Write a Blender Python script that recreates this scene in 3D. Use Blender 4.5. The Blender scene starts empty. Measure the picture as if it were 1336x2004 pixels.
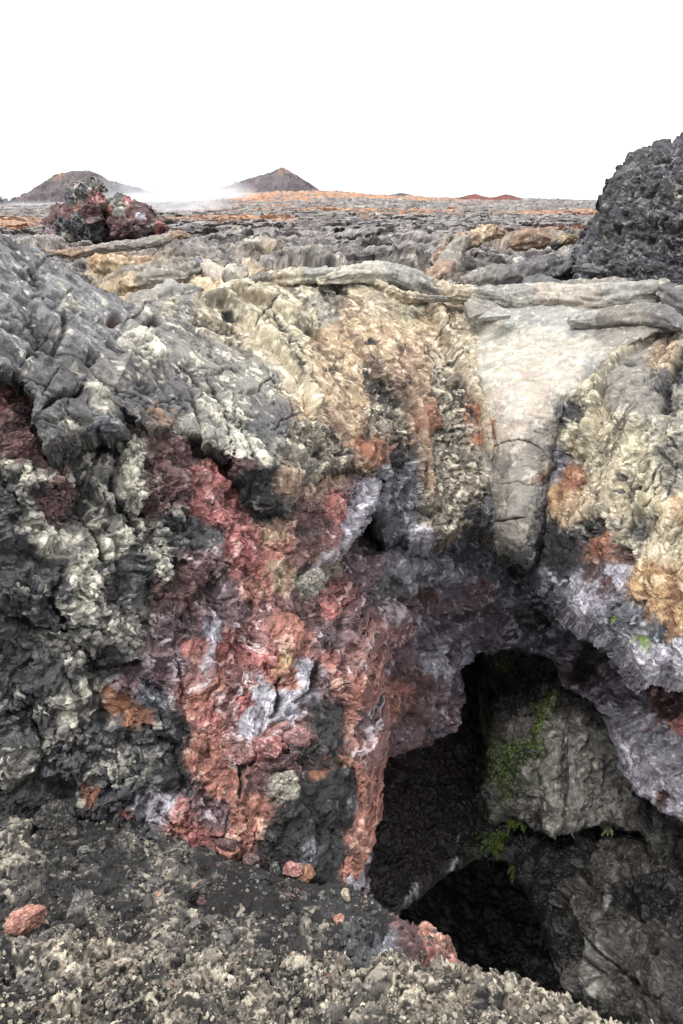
import bpy, math, random
import numpy as np
STEP = 1.7                    # grid spacing of the rock sheets, in picture units
F4 = np.float32
S = bpy.context.scene
COL = S.collection
EYE = np.array([0.0, 0.0, 1.65])
FOC, CX, CY, PITCH = 1447.0, 668.0, 1002.0, math.radians(22.9)
CP, SP = math.cos(PITCH), math.sin(PITCH)

def ray(x, y):
    xr = (np.asarray(x, float)-CX)/FOC; yr = (CY-np.asarray(y, float))/FOC
    return np.stack([xr, CP+yr*SP, -SP+yr*CP], -1)
def at(x, y, Y):
    """world point seen at (x, y) whose forward distance is Y metres"""
    d = ray(x, y)
    return EYE + d*(np.asarray(Y, float)/d[..., 1])[..., None]

# ------------------------------------------------------------------ noise
_rs = np.random.RandomState(7)
_P = np.concatenate([_rs.permutation(256)]*4).astype(np.int32)
_G = _rs.normal(size=(256, 3)); _G = (_G/np.linalg.norm(_G, axis=1)[:, None]).astype(F4)
_R = _rs.rand(256, 4).astype(F4)
def perlin(p, seed=0):
    p = np.asarray(p, F4) + F4(seed*17.31)
    i = np.floor(p).astype(np.int32); f = p-i; i &= 255
    u = f*f*f*(f*(f*6-15)+10)
    ax, ay, az = i[:, 0], i[:, 1], i[:, 2]
    out = np.zeros(len(p), F4)
    wx = (1-u[:, 0], u[:, 0]); wy = (1-u[:, 1], u[:, 1]); wz = (1-u[:, 2], u[:, 2])
    for dx in (0, 1):
        a = _P[ax+dx]
        for dy in (0, 1):
            b = _P[a+ay+dy]
            for dz in (0, 1):
                g = _G[_P[b+az+dz]]
                out += wx[dx]*wy[dy]*wz[dz]*(g[:, 0]*(f[:, 0]-dx)+g[:, 1]*(f[:, 1]-dy)+g[:, 2]*(f[:, 2]-dz))
    return out*1.5
def fbm(p, octv=4, gain=.5, seed=0, mode=0, lim=None):
    """lim: sampling distance at each point, detail finer than it is left out"""
    p = np.asarray(p, F4); a = 1.; s = np.zeros(len(p), F4); t = 0.; wl = 1.
    for o in range(octv):
        n = perlin(p, seed+o*3)
        if mode == 1: n = np.abs(n)*2-.55                 # billow: round knobs, sharp creases
        elif mode == 2: n = .55-np.abs(n)*2               # ridged
        if lim is not None: n = n*np.clip(wl/(2.6*lim)-.25, 0, 1)
        s += a*n; t += a; a *= gain; p = p*F4(2.07); wl /= 2.07
    return s/t*(1.6 if mode == 0 else 1.)
def worley(p, seed=0, jit=.95):
    """nearest and second nearest cell distance, three random numbers of the nearest cell, offset from it"""
    p = np.asarray(p, F4)+F4(seed*9.7)
    i0 = np.floor(p).astype(np.int32); f = p-i0
    n = len(p); F1 = np.full(n, 9., F4); F2 = np.full(n, 9., F4)
    cid = np.zeros((n, 3), F4); off = np.zeros((n, 3), F4)
    for dx in (-1, 0, 1):
        for dy in (-1, 0, 1):
            for dz in (-1, 0, 1):
                h = _P[_P[_P[(i0[:, 0]+dx) & 255]+((i0[:, 1]+dy) & 255)]+((i0[:, 2]+dz) & 255)]
                r = _R[h]
                q = np.stack([dx+.5+(r[:, 0]-.5)*jit-f[:, 0], dy+.5+(r[:, 1]-.5)*jit-f[:, 1], dz+.5+(r[:, 2]-.5)*jit-f[:, 2]], -1)
                d = np.sqrt((q*q).sum(-1))
                c = d < F1
                F2 = np.where(c, F1, np.minimum(F2, d)); F1 = np.where(c, d, F1)
                cid[c] = _R[(h[c]*7+13) & 255][:, 1:4]; off[c] = q[c]
    return F1, F2, cid, off
def sstep(a, b, x):
    t = np.clip((x-a)/(b-a), 0, 1); return t*t*(3-2*t)
def lin(c):
    c = np.asarray(c, float)/255.
    return np.where(c <= .04045, c/12.92, ((c+.055)/1.055)**2.4)

# ------------------------------------------------------------------ interpolation and picture-plane helpers (only used to lay out world positions)
def tps(pts, vals, smooth=1e-6):
    P = np.asarray(pts, float)/500.; n = len(P)
    d2 = ((P[:, None]-P[None])**2).sum(-1); K = np.where(d2 > 0, .5*d2*np.log(d2+1e-12), 0)
    K += np.eye(n)*smooth
    Q = np.c_[np.ones(n), P]; A = np.zeros((n+3, n+3)); A[:n, :n] = K; A[:n, n:] = Q; A[n:, :n] = Q.T
    w = np.linalg.solve(A, np.r_[np.asarray(vals, float), 0, 0, 0])
    def ev(x, y):
        x = np.asarray(x, float)/500.; y = np.asarray(y, float)/500.; o = w[n]+w[n+1]*x+w[n+2]*y
        for k in range(n):
            d2 = (x-P[k, 0])**2+(y-P[k, 1])**2; o = o+w[k]*.5*d2*np.log(d2+1e-12)
        return o
    return ev
def inside(poly, x, y):
    c = np.zeros(x.shape, bool); n = len(poly)
    for k in range(n):
        x1, y1 = poly[k]; x2, y2 = poly[(k+1) % n]
        if y1 == y2: continue
        m = (y1 > y) != (y2 > y)
        c ^= m & (x < (x2-x1)*(y-y1)/(y2-y1)+x1)
    return c
def pdist(line, x, y, closed=False):
    """distance to a polyline, its sign (which side) and the place along it 0..1"""
    best = np.full(x.shape, 1e9); sg = np.zeros(x.shape); tt = np.zeros(x.shape)
    L = list(line)+([line[0]] if closed else []); m = len(L)-1
    for k in range(m):
        ax, ay = L[k][:2]; bx, by = L[k+1][:2]; dx, dy = bx-ax, by-ay; q = dx*dx+dy*dy+1e-9
        t = np.clip(((x-ax)*dx+(y-ay)*dy)/q, 0, 1)
        d = np.hypot(x-ax-t*dx, y-ay-t*dy); c = d < best
        best[c] = d[c]; sg[c] = np.sign((dx*(y-ay)-dy*(x-ax))[c]); tt[c] = ((k+t)/m)[c]
    return best, sg, tt

# ------------------------------------------------------------------ object helpers
def tag(o, label=None, cat=None, group=None, kind=None):
    if label: o['label'] = label
    if cat: o['category'] = cat
    if group: o['group'] = group
    if kind: o['kind'] = kind
    return o
def empty(name, loc, rz=0):
    o = bpy.data.objects.new(name, None); COL.objects.link(o); o.location = loc; o.rotation_euler = (0, 0, rz); o.empty_display_size = .1
    return o
def mesh_obj(name, V, Fq, mat, parent=None, col=None, smooth=False, tris=None, rel=None):
    V = np.asarray(V, float)
    if rel is not None: V = V-np.asarray(rel, float)
    me = bpy.data.meshes.new(name)
    Fq = np.asarray(Fq, np.int32).reshape(-1, 4) if Fq is not None and len(Fq) else np.zeros((0, 4), np.int32)
    T = np.asarray(tris, np.int32).reshape(-1, 3) if tris is not None and len(tris) else np.zeros((0, 3), np.int32)
    me.vertices.add(len(V)); me.vertices.foreach_set('co', V.astype(F4).ravel())
    nl = Fq.size+T.size; me.loops.add(nl); me.loops.foreach_set('vertex_index', np.r_[Fq.ravel(), T.ravel()])
    me.polygons.add(len(Fq)+len(T))
    st = np.r_[np.arange(len(Fq))*4, Fq.size+np.arange(len(T))*3].astype(np.int32)
    me.polygons.foreach_set('loop_start', st)
    me.update(calc_edges=True)
    me.polygons.foreach_set('use_smooth', np.full(len(Fq)+len(T), smooth))
    if col is not None:
        a = me.color_attributes.new('Col', 'FLOAT_COLOR', 'POINT')
        a.data.foreach_set('color', np.c_[np.clip(col, 0, 1), np.ones(len(V))].astype(F4).ravel())
    me.materials.append(mat)
    o = bpy.data.objects.new(name, me); COL.objects.link(o)
    if parent is not None: o.parent = parent
    return o

# ------------------------------------------------------------------ materials
def rock_mat(name, rough=.85, bump=.9, scale=70., spec=.35, vary=.42, bdist=.007):
    m = bpy.data.materials.new(name); m.use_nodes = True; nt = m.node_tree; N = nt.nodes; L = nt.links
    b = N['Principled BSDF']
    at_ = N.new('ShaderNodeAttribute'); at_.attribute_name = 'Col'
    g = N.new('ShaderNodeNewGeometry')
    n1 = N.new('ShaderNodeTexNoise'); n1.inputs['Scale'].default_value = scale; n1.inputs['Detail'].default_value = 6; n1.inputs['Roughness'].default_value = .7
    n2 = N.new('ShaderNodeTexNoise'); n2.inputs['Scale'].default_value = scale*.23; n2.inputs['Detail'].default_value = 4
    for n in (n1, n2): L.new(g.outputs['Position'], n.inputs['Vector'])
    mr = N.new('ShaderNodeMapRange'); mr.inputs['From Min'].default_value = .3; mr.inputs['From Max'].default_value = .7
    mr.inputs['To Min'].default_value = 1-vary; mr.inputs['To Max'].default_value = 1+vary
    L.new(n1.outputs['Fac'], mr.inputs['Value'])
    m2 = N.new('ShaderNodeMapRange'); m2.inputs['From Min'].default_value = .3; m2.inputs['From Max'].default_value = .7; m2.inputs['To Min'].default_value = 1-vary*.6; m2.inputs['To Max'].default_value = 1+vary*.6
    L.new(n2.outputs['Fac'], m2.inputs['Value']); pr = N.new('ShaderNodeMath'); pr.operation = 'MULTIPLY'; L.new(mr.outputs['Result'], pr.inputs[0]); L.new(m2.outputs['Result'], pr.inputs[1])
    mx = N.new('ShaderNodeVectorMath'); mx.operation = 'SCALE'
    L.new(at_.outputs['Color'], mx.inputs[0]); L.new(pr.outputs['Value'], mx.inputs['Scale'])
    L.new(mx.outputs['Vector'], b.inputs['Base Color'])
    rr = N.new('ShaderNodeMapRange'); rr.inputs['To Min'].default_value = rough-.18; rr.inputs['To Max'].default_value = min(1, rough+.12)
    L.new(n2.outputs['Fac'], rr.inputs['Value']); L.new(rr.outputs['Result'], b.inputs['Roughness'])
    b.inputs['Specular IOR Level'].default_value = spec
    bp = N.new('ShaderNodeBump'); bp.inputs['Strength'].default_value = bump; bp.inputs['Distance'].default_value = bdist
    L.new(n1.outputs['Fac'], bp.inputs['Height']); L.new(bp.outputs['Normal'], b.inputs['Normal'])
    return m
M_ROCK = rock_mat('weathered_basalt')
M_WET = rock_mat('damp_basalt', rough=.62, spec=.4, bump=.45, scale=30)
M_SMOOTH = rock_mat('smooth_pahoehoe', rough=.75, bump=.35, scale=45, vary=.22)
M_FAR = rock_mat('distant_basalt', bump=.2, scale=3., vary=.25, bdist=.02)

ALB, SAT = .66, .70
# kind: three surface colours as they look in full light (cave kinds have shade painted in), then how much of the third, how strongly it sits on the high spots,
# and how the surface is broken: knobs, billows, ridges, fine grain, plates, streaks (metres); cell speckle
K = {
 'hump':  ((136,135,138),(84,83,88),(192,188,172), .19,.45, .003,.020,.008,.010,.022,.034, .1),
 'plate': ((142,138,130),(92,89,90),(204,197,172), .15,.35, .002,.015,.008,.008,.030,.034, .1),
 'dkplate':((116,113,114),(88,87,90),(160,154,140), .24,.5, .004,.026,.010,.010,.032,.030, .1),
 'tan':   ((182,166,134),(124,110,90),(212,200,172), .08,.5, .004,.034,.010,.010,.014,.040, .2),
 'ochre': ((186,156,114),(124,100,78),(214,196,160), .12,.5, .006,.040,.012,.010,.010,.040, .2),
 'brown': ((162,128,100),(112,90,76),(196,172,142), .15,.5, .010,.050,.014,.010,.006,.040, .2),
 'rust':  ((168,104,66),(122,80,60),(200,146,104), .18,.5, .012,.045,.012,.010,.000,.020, .2),
 'crag':  ((140,128,112),(74,69,66),(200,188,160), .10,.6, .030,.080,.022,.012,.000,.030, .3),
 'slab':  ((179,172,155),(158,148,132),(198,192,176), .10,.0, .000,.010,.000,.003,.000,.006, .0),
 'slabpink':((178,164,147),(156,141,127),(194,184,168), .15,.0, .000,.010,.000,.003,.000,.006, .0),
 'slabgrey':((146,138,126),(108,103,98),(182,175,158), .18,.2, .000,.012,.000,.004,.000,.006, .0),
 'yellow':((182,168,132),(112,104,86),(210,200,170), .10,.5, .010,.045,.014,.010,.006,.036, .2),
 'orange':((192,150,94),(152,108,72),(208,184,140), .15,.5, .010,.045,.014,.010,.000,.036, .2),
 'greyyel':((156,150,134),(104,100,98),(196,188,158), .15,.6, .022,.060,.016,.012,.000,.030, .2),
 'black': ((94,94,99),(60,60,66),(158,154,143), .16,.8, .034,.075,.010,.012,.000,.012, .3),
 'knob':  ((136,132,124),(80,79,80),(200,194,174), .05,.8, .034,.080,.010,.012,.000,.016, .2),
 'lichen':((190,185,166),(122,117,108),(226,221,198), .05,.6, .030,.055,.010,.010,.000,.014, .1),
 'maroon':((118,80,80),(80,60,63),(152,118,114), .20,.4, .026,.050,.012,.016,.000,.012, .3),
 'red':   ((184,104,98),(130,77,77),(212,160,152), .15,.5, .022,.060,.018,.010,.000,.020, .4),
 'redor': ((184,114,94),(132,82,72),(210,164,140), .15,.5, .020,.055,.016,.012,.000,.022, .4),
 'pink':  ((168,116,110),(128,80,80),(204,186,190), .14,.3, .020,.055,.020,.010,.000,.022, .4),
 'lav':   ((160,156,170),(120,110,124),(196,194,204), .08,.3, .012,.045,.012,.010,.000,.024, .3),
 'purple':((114,104,120),(78,66,72),(158,153,169), .12,.6, .024,.075,.016,.014,.000,.020, .3),
 'mauve': ((134,104,110),(92,68,74),(176,160,170), .15,.5, .024,.065,.016,.014,.000,.026, .3),
 'blue':  ((114,117,128),(74,77,88),(160,164,176), .14,.6, .022,.070,.014,.012,.000,.024, .2),
 'char':  ((66,65,68),(45,45,48),(108,106,105), .28,.6, .014,.045,.010,.010,.000,.018, .3),
 'pale':  ((126,123,115),(86,83,78),(156,153,142), .15,.3, .000,.055,.020,.006,.010,.030, .1),
 'den':   ((84,79,76),(54,50,49),(118,113,108), .20,.4, .012,.070,.025,.010,.000,.020, .2),  # cave grey, lowered to put the chamber's dimness into the colour
 'dark':  ((30,28,28),(20,19,19),(52,49,48), .28,.4, .012,.060,.020,.010,.000,.020, .2),  # near black standing in for shade deep in the cave
 'darkred':((52,32,31),(30,23,23),(78,60,58), .25,.4, .014,.070,.020,.012,.000,.020, .3),  # red rock with the shade of recesses painted in
 'moss':  ((64,76,42),(42,48,31),(92,108,58), .20,.4, .012,.060,.020,.018,.000,.010, .4),
 'gravel':((108,101,94),(56,53,52),(174,163,142), .12,.7, .032,.030,.006,.012,.000,.000, .8),
 'tangravel':((146,133,114),(70,64,59),(196,183,157), .12,.7, .040,.034,.006,.012,.000,.000, .7),
 'dkgravel':((64,62,62),(42,41,43),(120,114,102), .22,.7, .018,.026,.006,.010,.000,.000, .7),
 'slabmist':((158,157,149),(124,125,126),(182,178,164), .14,.1, .000,.012,.000,.004,.000,.010, .1),
 'mound': ((80,81,88),(48,48,56),(136,135,135), .14,.6, .018,.080,.014,.012,.000,.000, .5),
 'moundlt':((106,106,114),(62,62,70),(162,160,158), .10,.6, .018,.080,.014,.012,.000,.000, .5),
 'moundtan':((150,136,112),(112,106,102),(176,164,140), .16,.6, .018,.080,.014,.012,.000,.000, .5),
 'stoneor':((196,124,98),(160,98,82),(214,158,132), .2,.2, 0,.02,.01,.01,0,0, .2),
 'pinkrock':((168,104,106),(126,80,84),(196,150,154), .2,.2, 0,.02,.01,.01,0,0, .2),
 'soil':  ((54,51,50),(40,38,39),(84,78,72), .25,.5, .006,.016,.002,.006,.000,.008, .4),
}
KN = list(K)
KC = np.array([[lin(K[k][j]) for j in range(3)] for k in KN]); _g = KC.mean(-1, keepdims=True); KC = _g+(KC-_g)*SAT; KP = np.array([K[k][3:] for k in KN])

def finish(c):
    """surface colour to albedo, with the contrast of pale and dark tones raised"""
    c = np.clip(c, .003, 1); l = c.mean(-1, keepdims=True); return np.clip(c*(l/.20)**.25*ALB, .004, .8)
def zone_weights(seeds, x, y, p=5.):
    W = np.zeros((len(KN), len(x)), F4); tot = np.zeros(len(x), F4)
    for sd in seeds:
        r = (sd[3] if len(sd) > 3 else 60.); asp = sd[4] if len(sd) > 4 else 1.; an = math.radians(sd[5]) if len(sd) > 5 else 0
        dx = x-sd[0]; dy = y-sd[1]
        if asp != 1.: dx, dy = (dx*math.cos(an)+dy*math.sin(an))/asp, (-dx*math.sin(an)+dy*math.cos(an))
        w = ((dx*dx+dy*dy)/(r*r)+.02)**(-p/2)
        W[KN.index(sd[2])] += w; tot += w
    return W/tot

class Layer:
    """a sheet of rock: positions come from hand-placed distances, then the surface is broken up with real relief"""
    def __init__(s, poly, depth, seeds, psi=None, wob=(14, .016), roll=(40, .06), fq=1., amp=1., feats=(), box=None, seed=0,
                 back=None, backlen=.8, warp=22., zp=8., step=None, ysub=.8, relax=9, fine_amp=1.):
        st = step or STEP
        P = np.array(poly, float)
        bx = box or (P[:, 0].min()-30, P[:, 1].min()-30, P[:, 0].max()+30, P[:, 1].max()+30)
        gx = np.arange(bx[0], bx[2]+st, st); gy = np.arange(bx[1], bx[3]+st, st*ysub)
        X, Y = np.meshgrid(gx, gy); sh = X.shape
        x = X.ravel(); y = Y.ravel()
        q = np.stack([x*wob[1], y*wob[1], np.full(x.shape, seed*3.3)], -1)
        wx = fbm(q, 5, .55, seed=11+seed)*wob[0]; wy = fbm(q, 5, .55, seed=31+seed)*wob[0]
        m = inside(poly, x+wx, y+wy)
        idx = -np.ones(len(x), np.int64)
        M = m.reshape(sh); quad = M[:-1, :-1] & M[1:, :-1] & M[:-1, 1:] & M[1:, 1:]
        used = np.zeros(sh, bool)
        used[:-1, :-1] |= quad; used[1:, :-1] |= quad; used[:-1, 1:] |= quad; used[1:, 1:] |= quad
        used = used.ravel(); idx[used] = np.arange(used.sum()); I = idx.reshape(sh)
        a = I[:-1, :-1][quad]; b = I[1:, :-1][quad]; c = I[1:, 1:][quad]; d = I[:-1, 1:][quad]
        s.F = np.stack([a, b, c, d], -1)
        x = x[used]; y = y[used]; wx = wx[used]; wy = wy[used]; s.x, s.y = x, y; n = len(x)
        D = np.array(depth, float); ev = tps(D[:, :2], np.log(D[:, 2])); lY = ev(x, y)
        de = pdist(poly, x+wx, y+wy, True)[0]
        if roll[0] > 0:
            u = np.clip(de/roll[0], 0, 1); lY = lY+roll[1]*(1-np.sqrt(np.clip(1-(1-u)**2, 0, 1)))
        Yd = np.exp(lY)
        p0 = at(x, y, Yd)
        # normals of the undisturbed sheet
        e = 4.
        px = at(x+e, y, np.exp(lY+(ev(x+e, y)-ev(x, y)))); py = at(x, y+e, np.exp(lY+(ev(x, y+e)-ev(x, y))))
        nr = np.cross(py-p0, px-p0); nr /= np.linalg.norm(nr, axis=1)[:, None]+1e-9
        view = p0-EYE; vl = np.linalg.norm(view, axis=1); flip = (nr*view).sum(1) > 0; nr[flip] *= -1
        sp = np.maximum(np.linalg.norm(py-p0, axis=1), np.linalg.norm(px-p0, axis=1))/e*st*fq      # sampling distance
        at_ = lambda wl: np.clip(wl/(2.6*sp)-.25, 0, 1)
        # keep the push mostly towards the viewer's side so grazing sheets do not tear
        s.n0 = nr
        # zones
        pw = p0*fq
        w1 = fbm(pw*3.1, 4, .6, seed=41+seed); w2 = fbm(pw*3.1+50, 4, .6, seed=51+seed); w4 = fbm(pw*15., 4, .6, seed=55+seed)
        w5 = fbm(pw*15.+60, 4, .6, seed=57+seed); xs = x+w1*warp*1.5+w4*warp*1.1; ys = y+w2*warp*1.5+w5*warp*1.1
        W = zone_weights(seeds, xs, ys, zp)
        Pm = (W.T@KP).astype(F4)
        ps = psi(x, y) if psi else x+.18*y
        stq = np.stack([(ps+w1*14)*.036, (y+ps*.3)*.007, np.full(n, 3.1)], -1)
        streak = fbm(stq, 4, .55, seed=61+seed)
        wv = np.stack([w1, w2, fbm(pw*3.3+9, 3, .55, seed=71+seed)], -1)*.10
        pq = pw+wv; n3 = fbm(pq*11.+33, 5, .62, seed=131+seed); n1 = fbm(pq*5., 4, .55, seed=111+seed)
        groove = np.exp(-(fbm(stq*np.array([1.7, 1.3, 1])+5, 2, seed=63+seed)/.05)**2)*sstep(-.3, .3, w2)
        # ---- first the large forms
        a1 = at_(.125)
        l1, l1b, c1, o1 = worley(pq*8., seed+1); t1 = (o1*(c1-.5)).sum(-1)
        gap = np.exp(-(l1b-l1)/.07)*sstep(-.2, .3, w1)
        B1 = fbm(pq*np.array([4., 4., 3.2]), 3, .5, seed=81+seed, mode=1, lim=sp*4)
        R1 = fbm(pq*np.array([6., 6., 3.6]), 2, .5, seed=91+seed, mode=2, lim=sp*6)
        l0, l0b, c0_, o0 = worley(pq*4.2, seed+9)
        k1 = ((.5-l0*l0*1.4)*1.1+(o0*(c0_-.5)).sum(-1)*.9-.5*np.exp(-(l0b-l0)/.06))*at_(.2)+a1*((.5-l1*l1*1.5)*.7+t1*.5+(c1[:, 2]-.5)*.35-gap*.6)
        pl, plb, cp, po = worley(pw*2.3+wv*1.9, seed+5)
        crack = (1-sstep(.0, .045, plb-pl))*at_(.1)*sstep(-.5, .1, w2)
        plate = (cp[:, 0]-.5)*.35+(po*(cp-.5)).sum(-1)*.9-crack*1.3
        flow = np.clip(Pm[:, 7]/.03, 0, 1)*(np.clip(Pm[:, 3]/.03, 0, 3) < 1.9); t0 = (o0*(c0_-.5)).sum(-1)
        d1 = amp*(Pm[:, 2]*k1+Pm[:, 3]*(B1*1.3*(1-.5*flow)+(1-.85*flow)*at_(.2)*1.1*t0+(1-.75*flow)*a1*.6*(t1*.8+(c1[:, 1]-.5)*.3-gap*.4))+Pm[:, 4]*R1+Pm[:, 6]*plate+Pm[:, 7]*(1.25*streak-1.1*groove))
        masks = []
        for ft in feats:
            kd = ft[0]; kc = None; lump = kd == 'lump'; pts = [(ft[1], ft[2])] if lump else ft[1]; mg = max(ft[3], ft[4])*1.6+16 if lump else ft[2]*5+26
            sl = np.where((x > min(p[0] for p in pts)-mg) & (x < max(p[0] for p in pts)+mg) & (y > min(p[1] for p in pts)-mg) & (y < max(p[1] for p in pts)+mg))[0]
            if not len(sl): continue
            X_, Y_, u1, u2, u3, u4, m1, D_ = x[sl], y[sl], w1[sl], w2[sl], n3[sl], w4[sl], n1[sl], d1[sl]
            if lump:               # x, y, rx, ry, angle, height, colour
                _, fx, fy, rx, ry, an, h = ft[:7]; an = math.radians(an)
                dx = X_+(u1*.45+u3*.16)*rx*.8-fx; dy = Y_+(u2*.45-u3*.16)*ry*.8-fy
                r = np.hypot((dx*math.cos(an)+dy*math.sin(an))/rx, (-dx*math.sin(an)+dy*math.cos(an))/ry)
                D_ = D_+.8*h*np.sqrt(np.clip(1-r**2, 0, 1))*(.75+.5*m1)
                D_ = D_-.22*abs(h)*np.exp(-((r-1.05)/.13)**2)*(h > 0)*sstep(-.3, .3, m1)
                ms = sstep(1.05, .75, r+u3*.45+u4*.3)*.85
                if len(ft) > 7: kc = ft[7]
            else:
                _, pl_, wd, h = ft[:4]; j = 3. if kd != 'rope' else 1.2
                lav_ = len(ft) > 4 and ft[4] == 'lav'
                if lav_: j = 6.
                dd, sg, tt = pdist(pl_, X_+u1*j*2+u3*j, Y_+u2*j*2-u3*j)
                taper = np.clip(np.minimum(tt, 1-tt)*9+.25, 0, 1)
                if kd == 'rope':
                    r = dd/(wd*taper); g = np.sqrt(np.clip(1-r*r, 0, 1))
                    D_ = D_*(1-.7*np.clip(1.4-r, 0, 1)*(wd < 13)*(h > .04)*(not lav_))+h*g*taper*(1+.35*m1)-.3*h*np.exp(-((r-1.2)/.22)**2)
                    ms = sstep(1.2, .7, r+u4*.3)*.8
                    if lav_: ms = sstep(1.3, .4, r+u3*.8+u4*.5)*.8
                elif kd == 'crack':
                    r = dd/(wd*(.35+.65*taper)); g = np.exp(-r*r*1.2); D_ = D_-h*g*(.6+.4*taper); ms = g
                elif kd == 'ledge':                # raised on the right-hand side of the line's direction
                    g = (sg > 0)*np.exp(-dd/wd)*np.clip(np.minimum(tt, 1-tt)*8, 0, 1); D_ = D_+h*g; ms = g
                if len(ft) > 4: kc = ft[4]
            d1[sl] = D_
            if kc: masks.append((kc, sl, np.clip(ms, 0, 1)))
        view = p0-EYE; vl = np.linalg.norm(view, axis=1)
        nv = nr-.3*view/vl[:, None]; nv /= np.linalg.norm(nv, axis=1)[:, None]
        sw = np.stack([fbm(pq*6.+70, 3, .45, seed=141+seed, lim=sp*6), fbm(pq*6.+90, 3, .45, seed=151+seed, lim=sp*6), np.zeros(n, F4)], -1)
        P1 = p0+nv*d1[:, None]+sw*(np.abs(Pm[:, 3])*.4*amp)[:, None]
        def normals(P):
            q = np.cross(P[s.F[:, 2]]-P[s.F[:, 0]], P[s.F[:, 3]]-P[s.F[:, 1]]); N = np.zeros((n, 3))
            for k in range(4):
                for c in range(3): N[:, c] += np.bincount(s.F[:, k], q[:, c], n)
            N /= np.linalg.norm(N, axis=1)[:, None]+1e-12; N[(N*view).sum(1) > 0] *= -1
            return N
        # slide the points along the surface so that steep faces are sampled as densely as the rest
        E_ = np.concatenate([s.F[:, [0, 1]], s.F[:, [1, 2]], s.F[:, [2, 3]], s.F[:, [3, 0]]]); deg = np.bincount(E_[:, 0], minlength=n)+np.bincount(E_[:, 1], minlength=n)
        bnd = deg < 8
        for it in range(relax):
            N1 = normals(P1); L = np.zeros((n, 3))
            for c in range(3): L[:, c] = (np.bincount(E_[:, 0], P1[E_[:, 1], c], n)+np.bincount(E_[:, 1], P1[E_[:, 0], c], n))/np.maximum(deg, 1)
            L -= P1; L -= N1*((L*N1).sum(1)*.85)[:, None]; L[bnd] = 0
            P1 = P1+L*.7
        # and ease out the walls that are still stretched over too few points
        if relax:
            dpt = (view@np.array([0, CP, -SP]))/FOC*st
            for it in range(7):
                q = np.linalg.norm(P1[E_[:, 0]]-P1[E_[:, 1]], axis=1); ln = np.zeros(n); np.maximum.at(ln, E_[:, 0], q); np.maximum.at(ln, E_[:, 1], q)
                wgt = np.clip((ln/dpt-3.)/4, 0, 1)*.6; L = np.zeros((n, 3))
                for c in range(3): L[:, c] = (np.bincount(E_[:, 0], P1[E_[:, 1], c], n)+np.bincount(E_[:, 1], P1[E_[:, 0], c], n))/np.maximum(deg, 1)
                L -= P1; L[bnd] *= .35; P1 = P1+L*wgt[:, None]
        N1 = normals(P1); N1 = N1+.15*nv; N1 /= np.linalg.norm(N1, axis=1)[:, None]
        ln = np.zeros(n); ct = np.zeros(n)+1e-6
        for i, j in ((0, 1), (1, 2)):
            q = np.linalg.norm(P1[s.F[:, i]]-P1[s.F[:, j]], axis=1)
            np.maximum.at(ln, s.F[:, i], q)
        sp = np.maximum(ln, 1e-4)*fq*.75; at_ = lambda wl: np.clip(wl/(2.6*sp)-.25, 0, 1)
        # ---- then the grain, out along the faces of those forms
        pq = P1*fq+wv
        l2, l2b, c2, o2 = worley(pq*20., seed+2); l3, l3b, c3, o3 = worley(pq*46., seed+3)
        t2 = (o2*(c2-.5)).sum(-1); t3 = (o3*(c3-.5)).sum(-1); a2, a3 = at_(.05), at_(.022)
        B2 = fbm(pq*15., 5, .5, seed=85+seed, lim=sp*15)+.35*fbm(pq*24., 3, .5, seed=87+seed, mode=1, lim=sp*24); fine = fbm(pq*34., 4, .62, seed=101+seed, lim=sp*34*.6)
        R2 = fbm(pq*np.array([20., 20., 13.]), 4, .5, seed=95+seed, mode=2, lim=sp*20)
        n2 = fbm(pq*21., 4, .6, seed=121+seed, lim=sp*21*.6); n3 = fbm(pq*11.+33, 5, .62, seed=131+seed, lim=sp*11*.6)
        hol = sstep(.30, .14, l2)*sstep(.0, .25, n1+.5*n3)*a2+1.6*sstep(.26, .16, l1)*sstep(.15, .3, fbm(pq*7+11, 3, seed=133+seed))*a1
        kk = Pm[:, 2]+Pm[:, 3]*.35
        calm = (.25+1.05*sstep(-.35, .4, fbm(pw*4.5+21, 3, .5, seed=137+seed)))*np.clip(1.25-Pm[:, 7]*18, .45, 1)
        d2 = amp*.6*fine_amp*calm*(kk*a2*((.5-l2*l2*1.5)*.35*(.2+1.2*c1[:, 0])+t2*.3-.3*np.exp(-(l2b-l2)/.07))+Pm[:, 3]*(B2*.22+a2*(t2*.2+(.5-l2*l2*1.5)*.12)+a3*(.5-l3*l3*1.5)*.10)+Pm[:, 4]*R2*.4+Pm[:, 5]*(fine*.5*a3+a3*(.5-l3)*.6)
                  -(Pm[:, 2]+Pm[:, 4]*1.1)*.8*hol)
        s.P = P1+N1*d2[:, None]; s.N = N1
        hi = .8*(Pm[:, 2]*k1*1.2+Pm[:, 3]*(B1*.8+B2*.5)+Pm[:, 4]*(R1+R2)*.5)/(Pm[:, 2]+Pm[:, 3]+Pm[:, 4]+1e-3)
        t = n1*.55+n2*.5+streak*sstep(.008, .02, Pm[:, 7])*.5+a2*(c2[:, 0]-.5)*Pm[:, 8]*.9+(c1[:, 1]-.5)*Pm[:, 8]*1.
        tb = sstep(-.3, .4, -t-.1)
        A = W.T@KC[:, 0]; B = W.T@KC[:, 1]; C = W.T@KC[:, 2]
        tc = sstep(.0, .14, n3*.8+hi*Pm[:, 1]*.7+streak*.12-Pm[:, 0])
        gr = (1+(.42*fine+.22*a2*(c2[:, 1]-.5)+.10*a3*(c3[:, 1]-.5))*np.clip((Pm[:, 2]+Pm[:, 3]+Pm[:, 4])/.07, .3, 1))[:, None]
        def tint(A, B, C, sl=slice(None)):
            q = A+(B-A)*tb[sl, None]; return (q+(C-q)*(tc[sl]*.85)[:, None])*gr[sl]
        col = tint(A, B, C)
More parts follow.
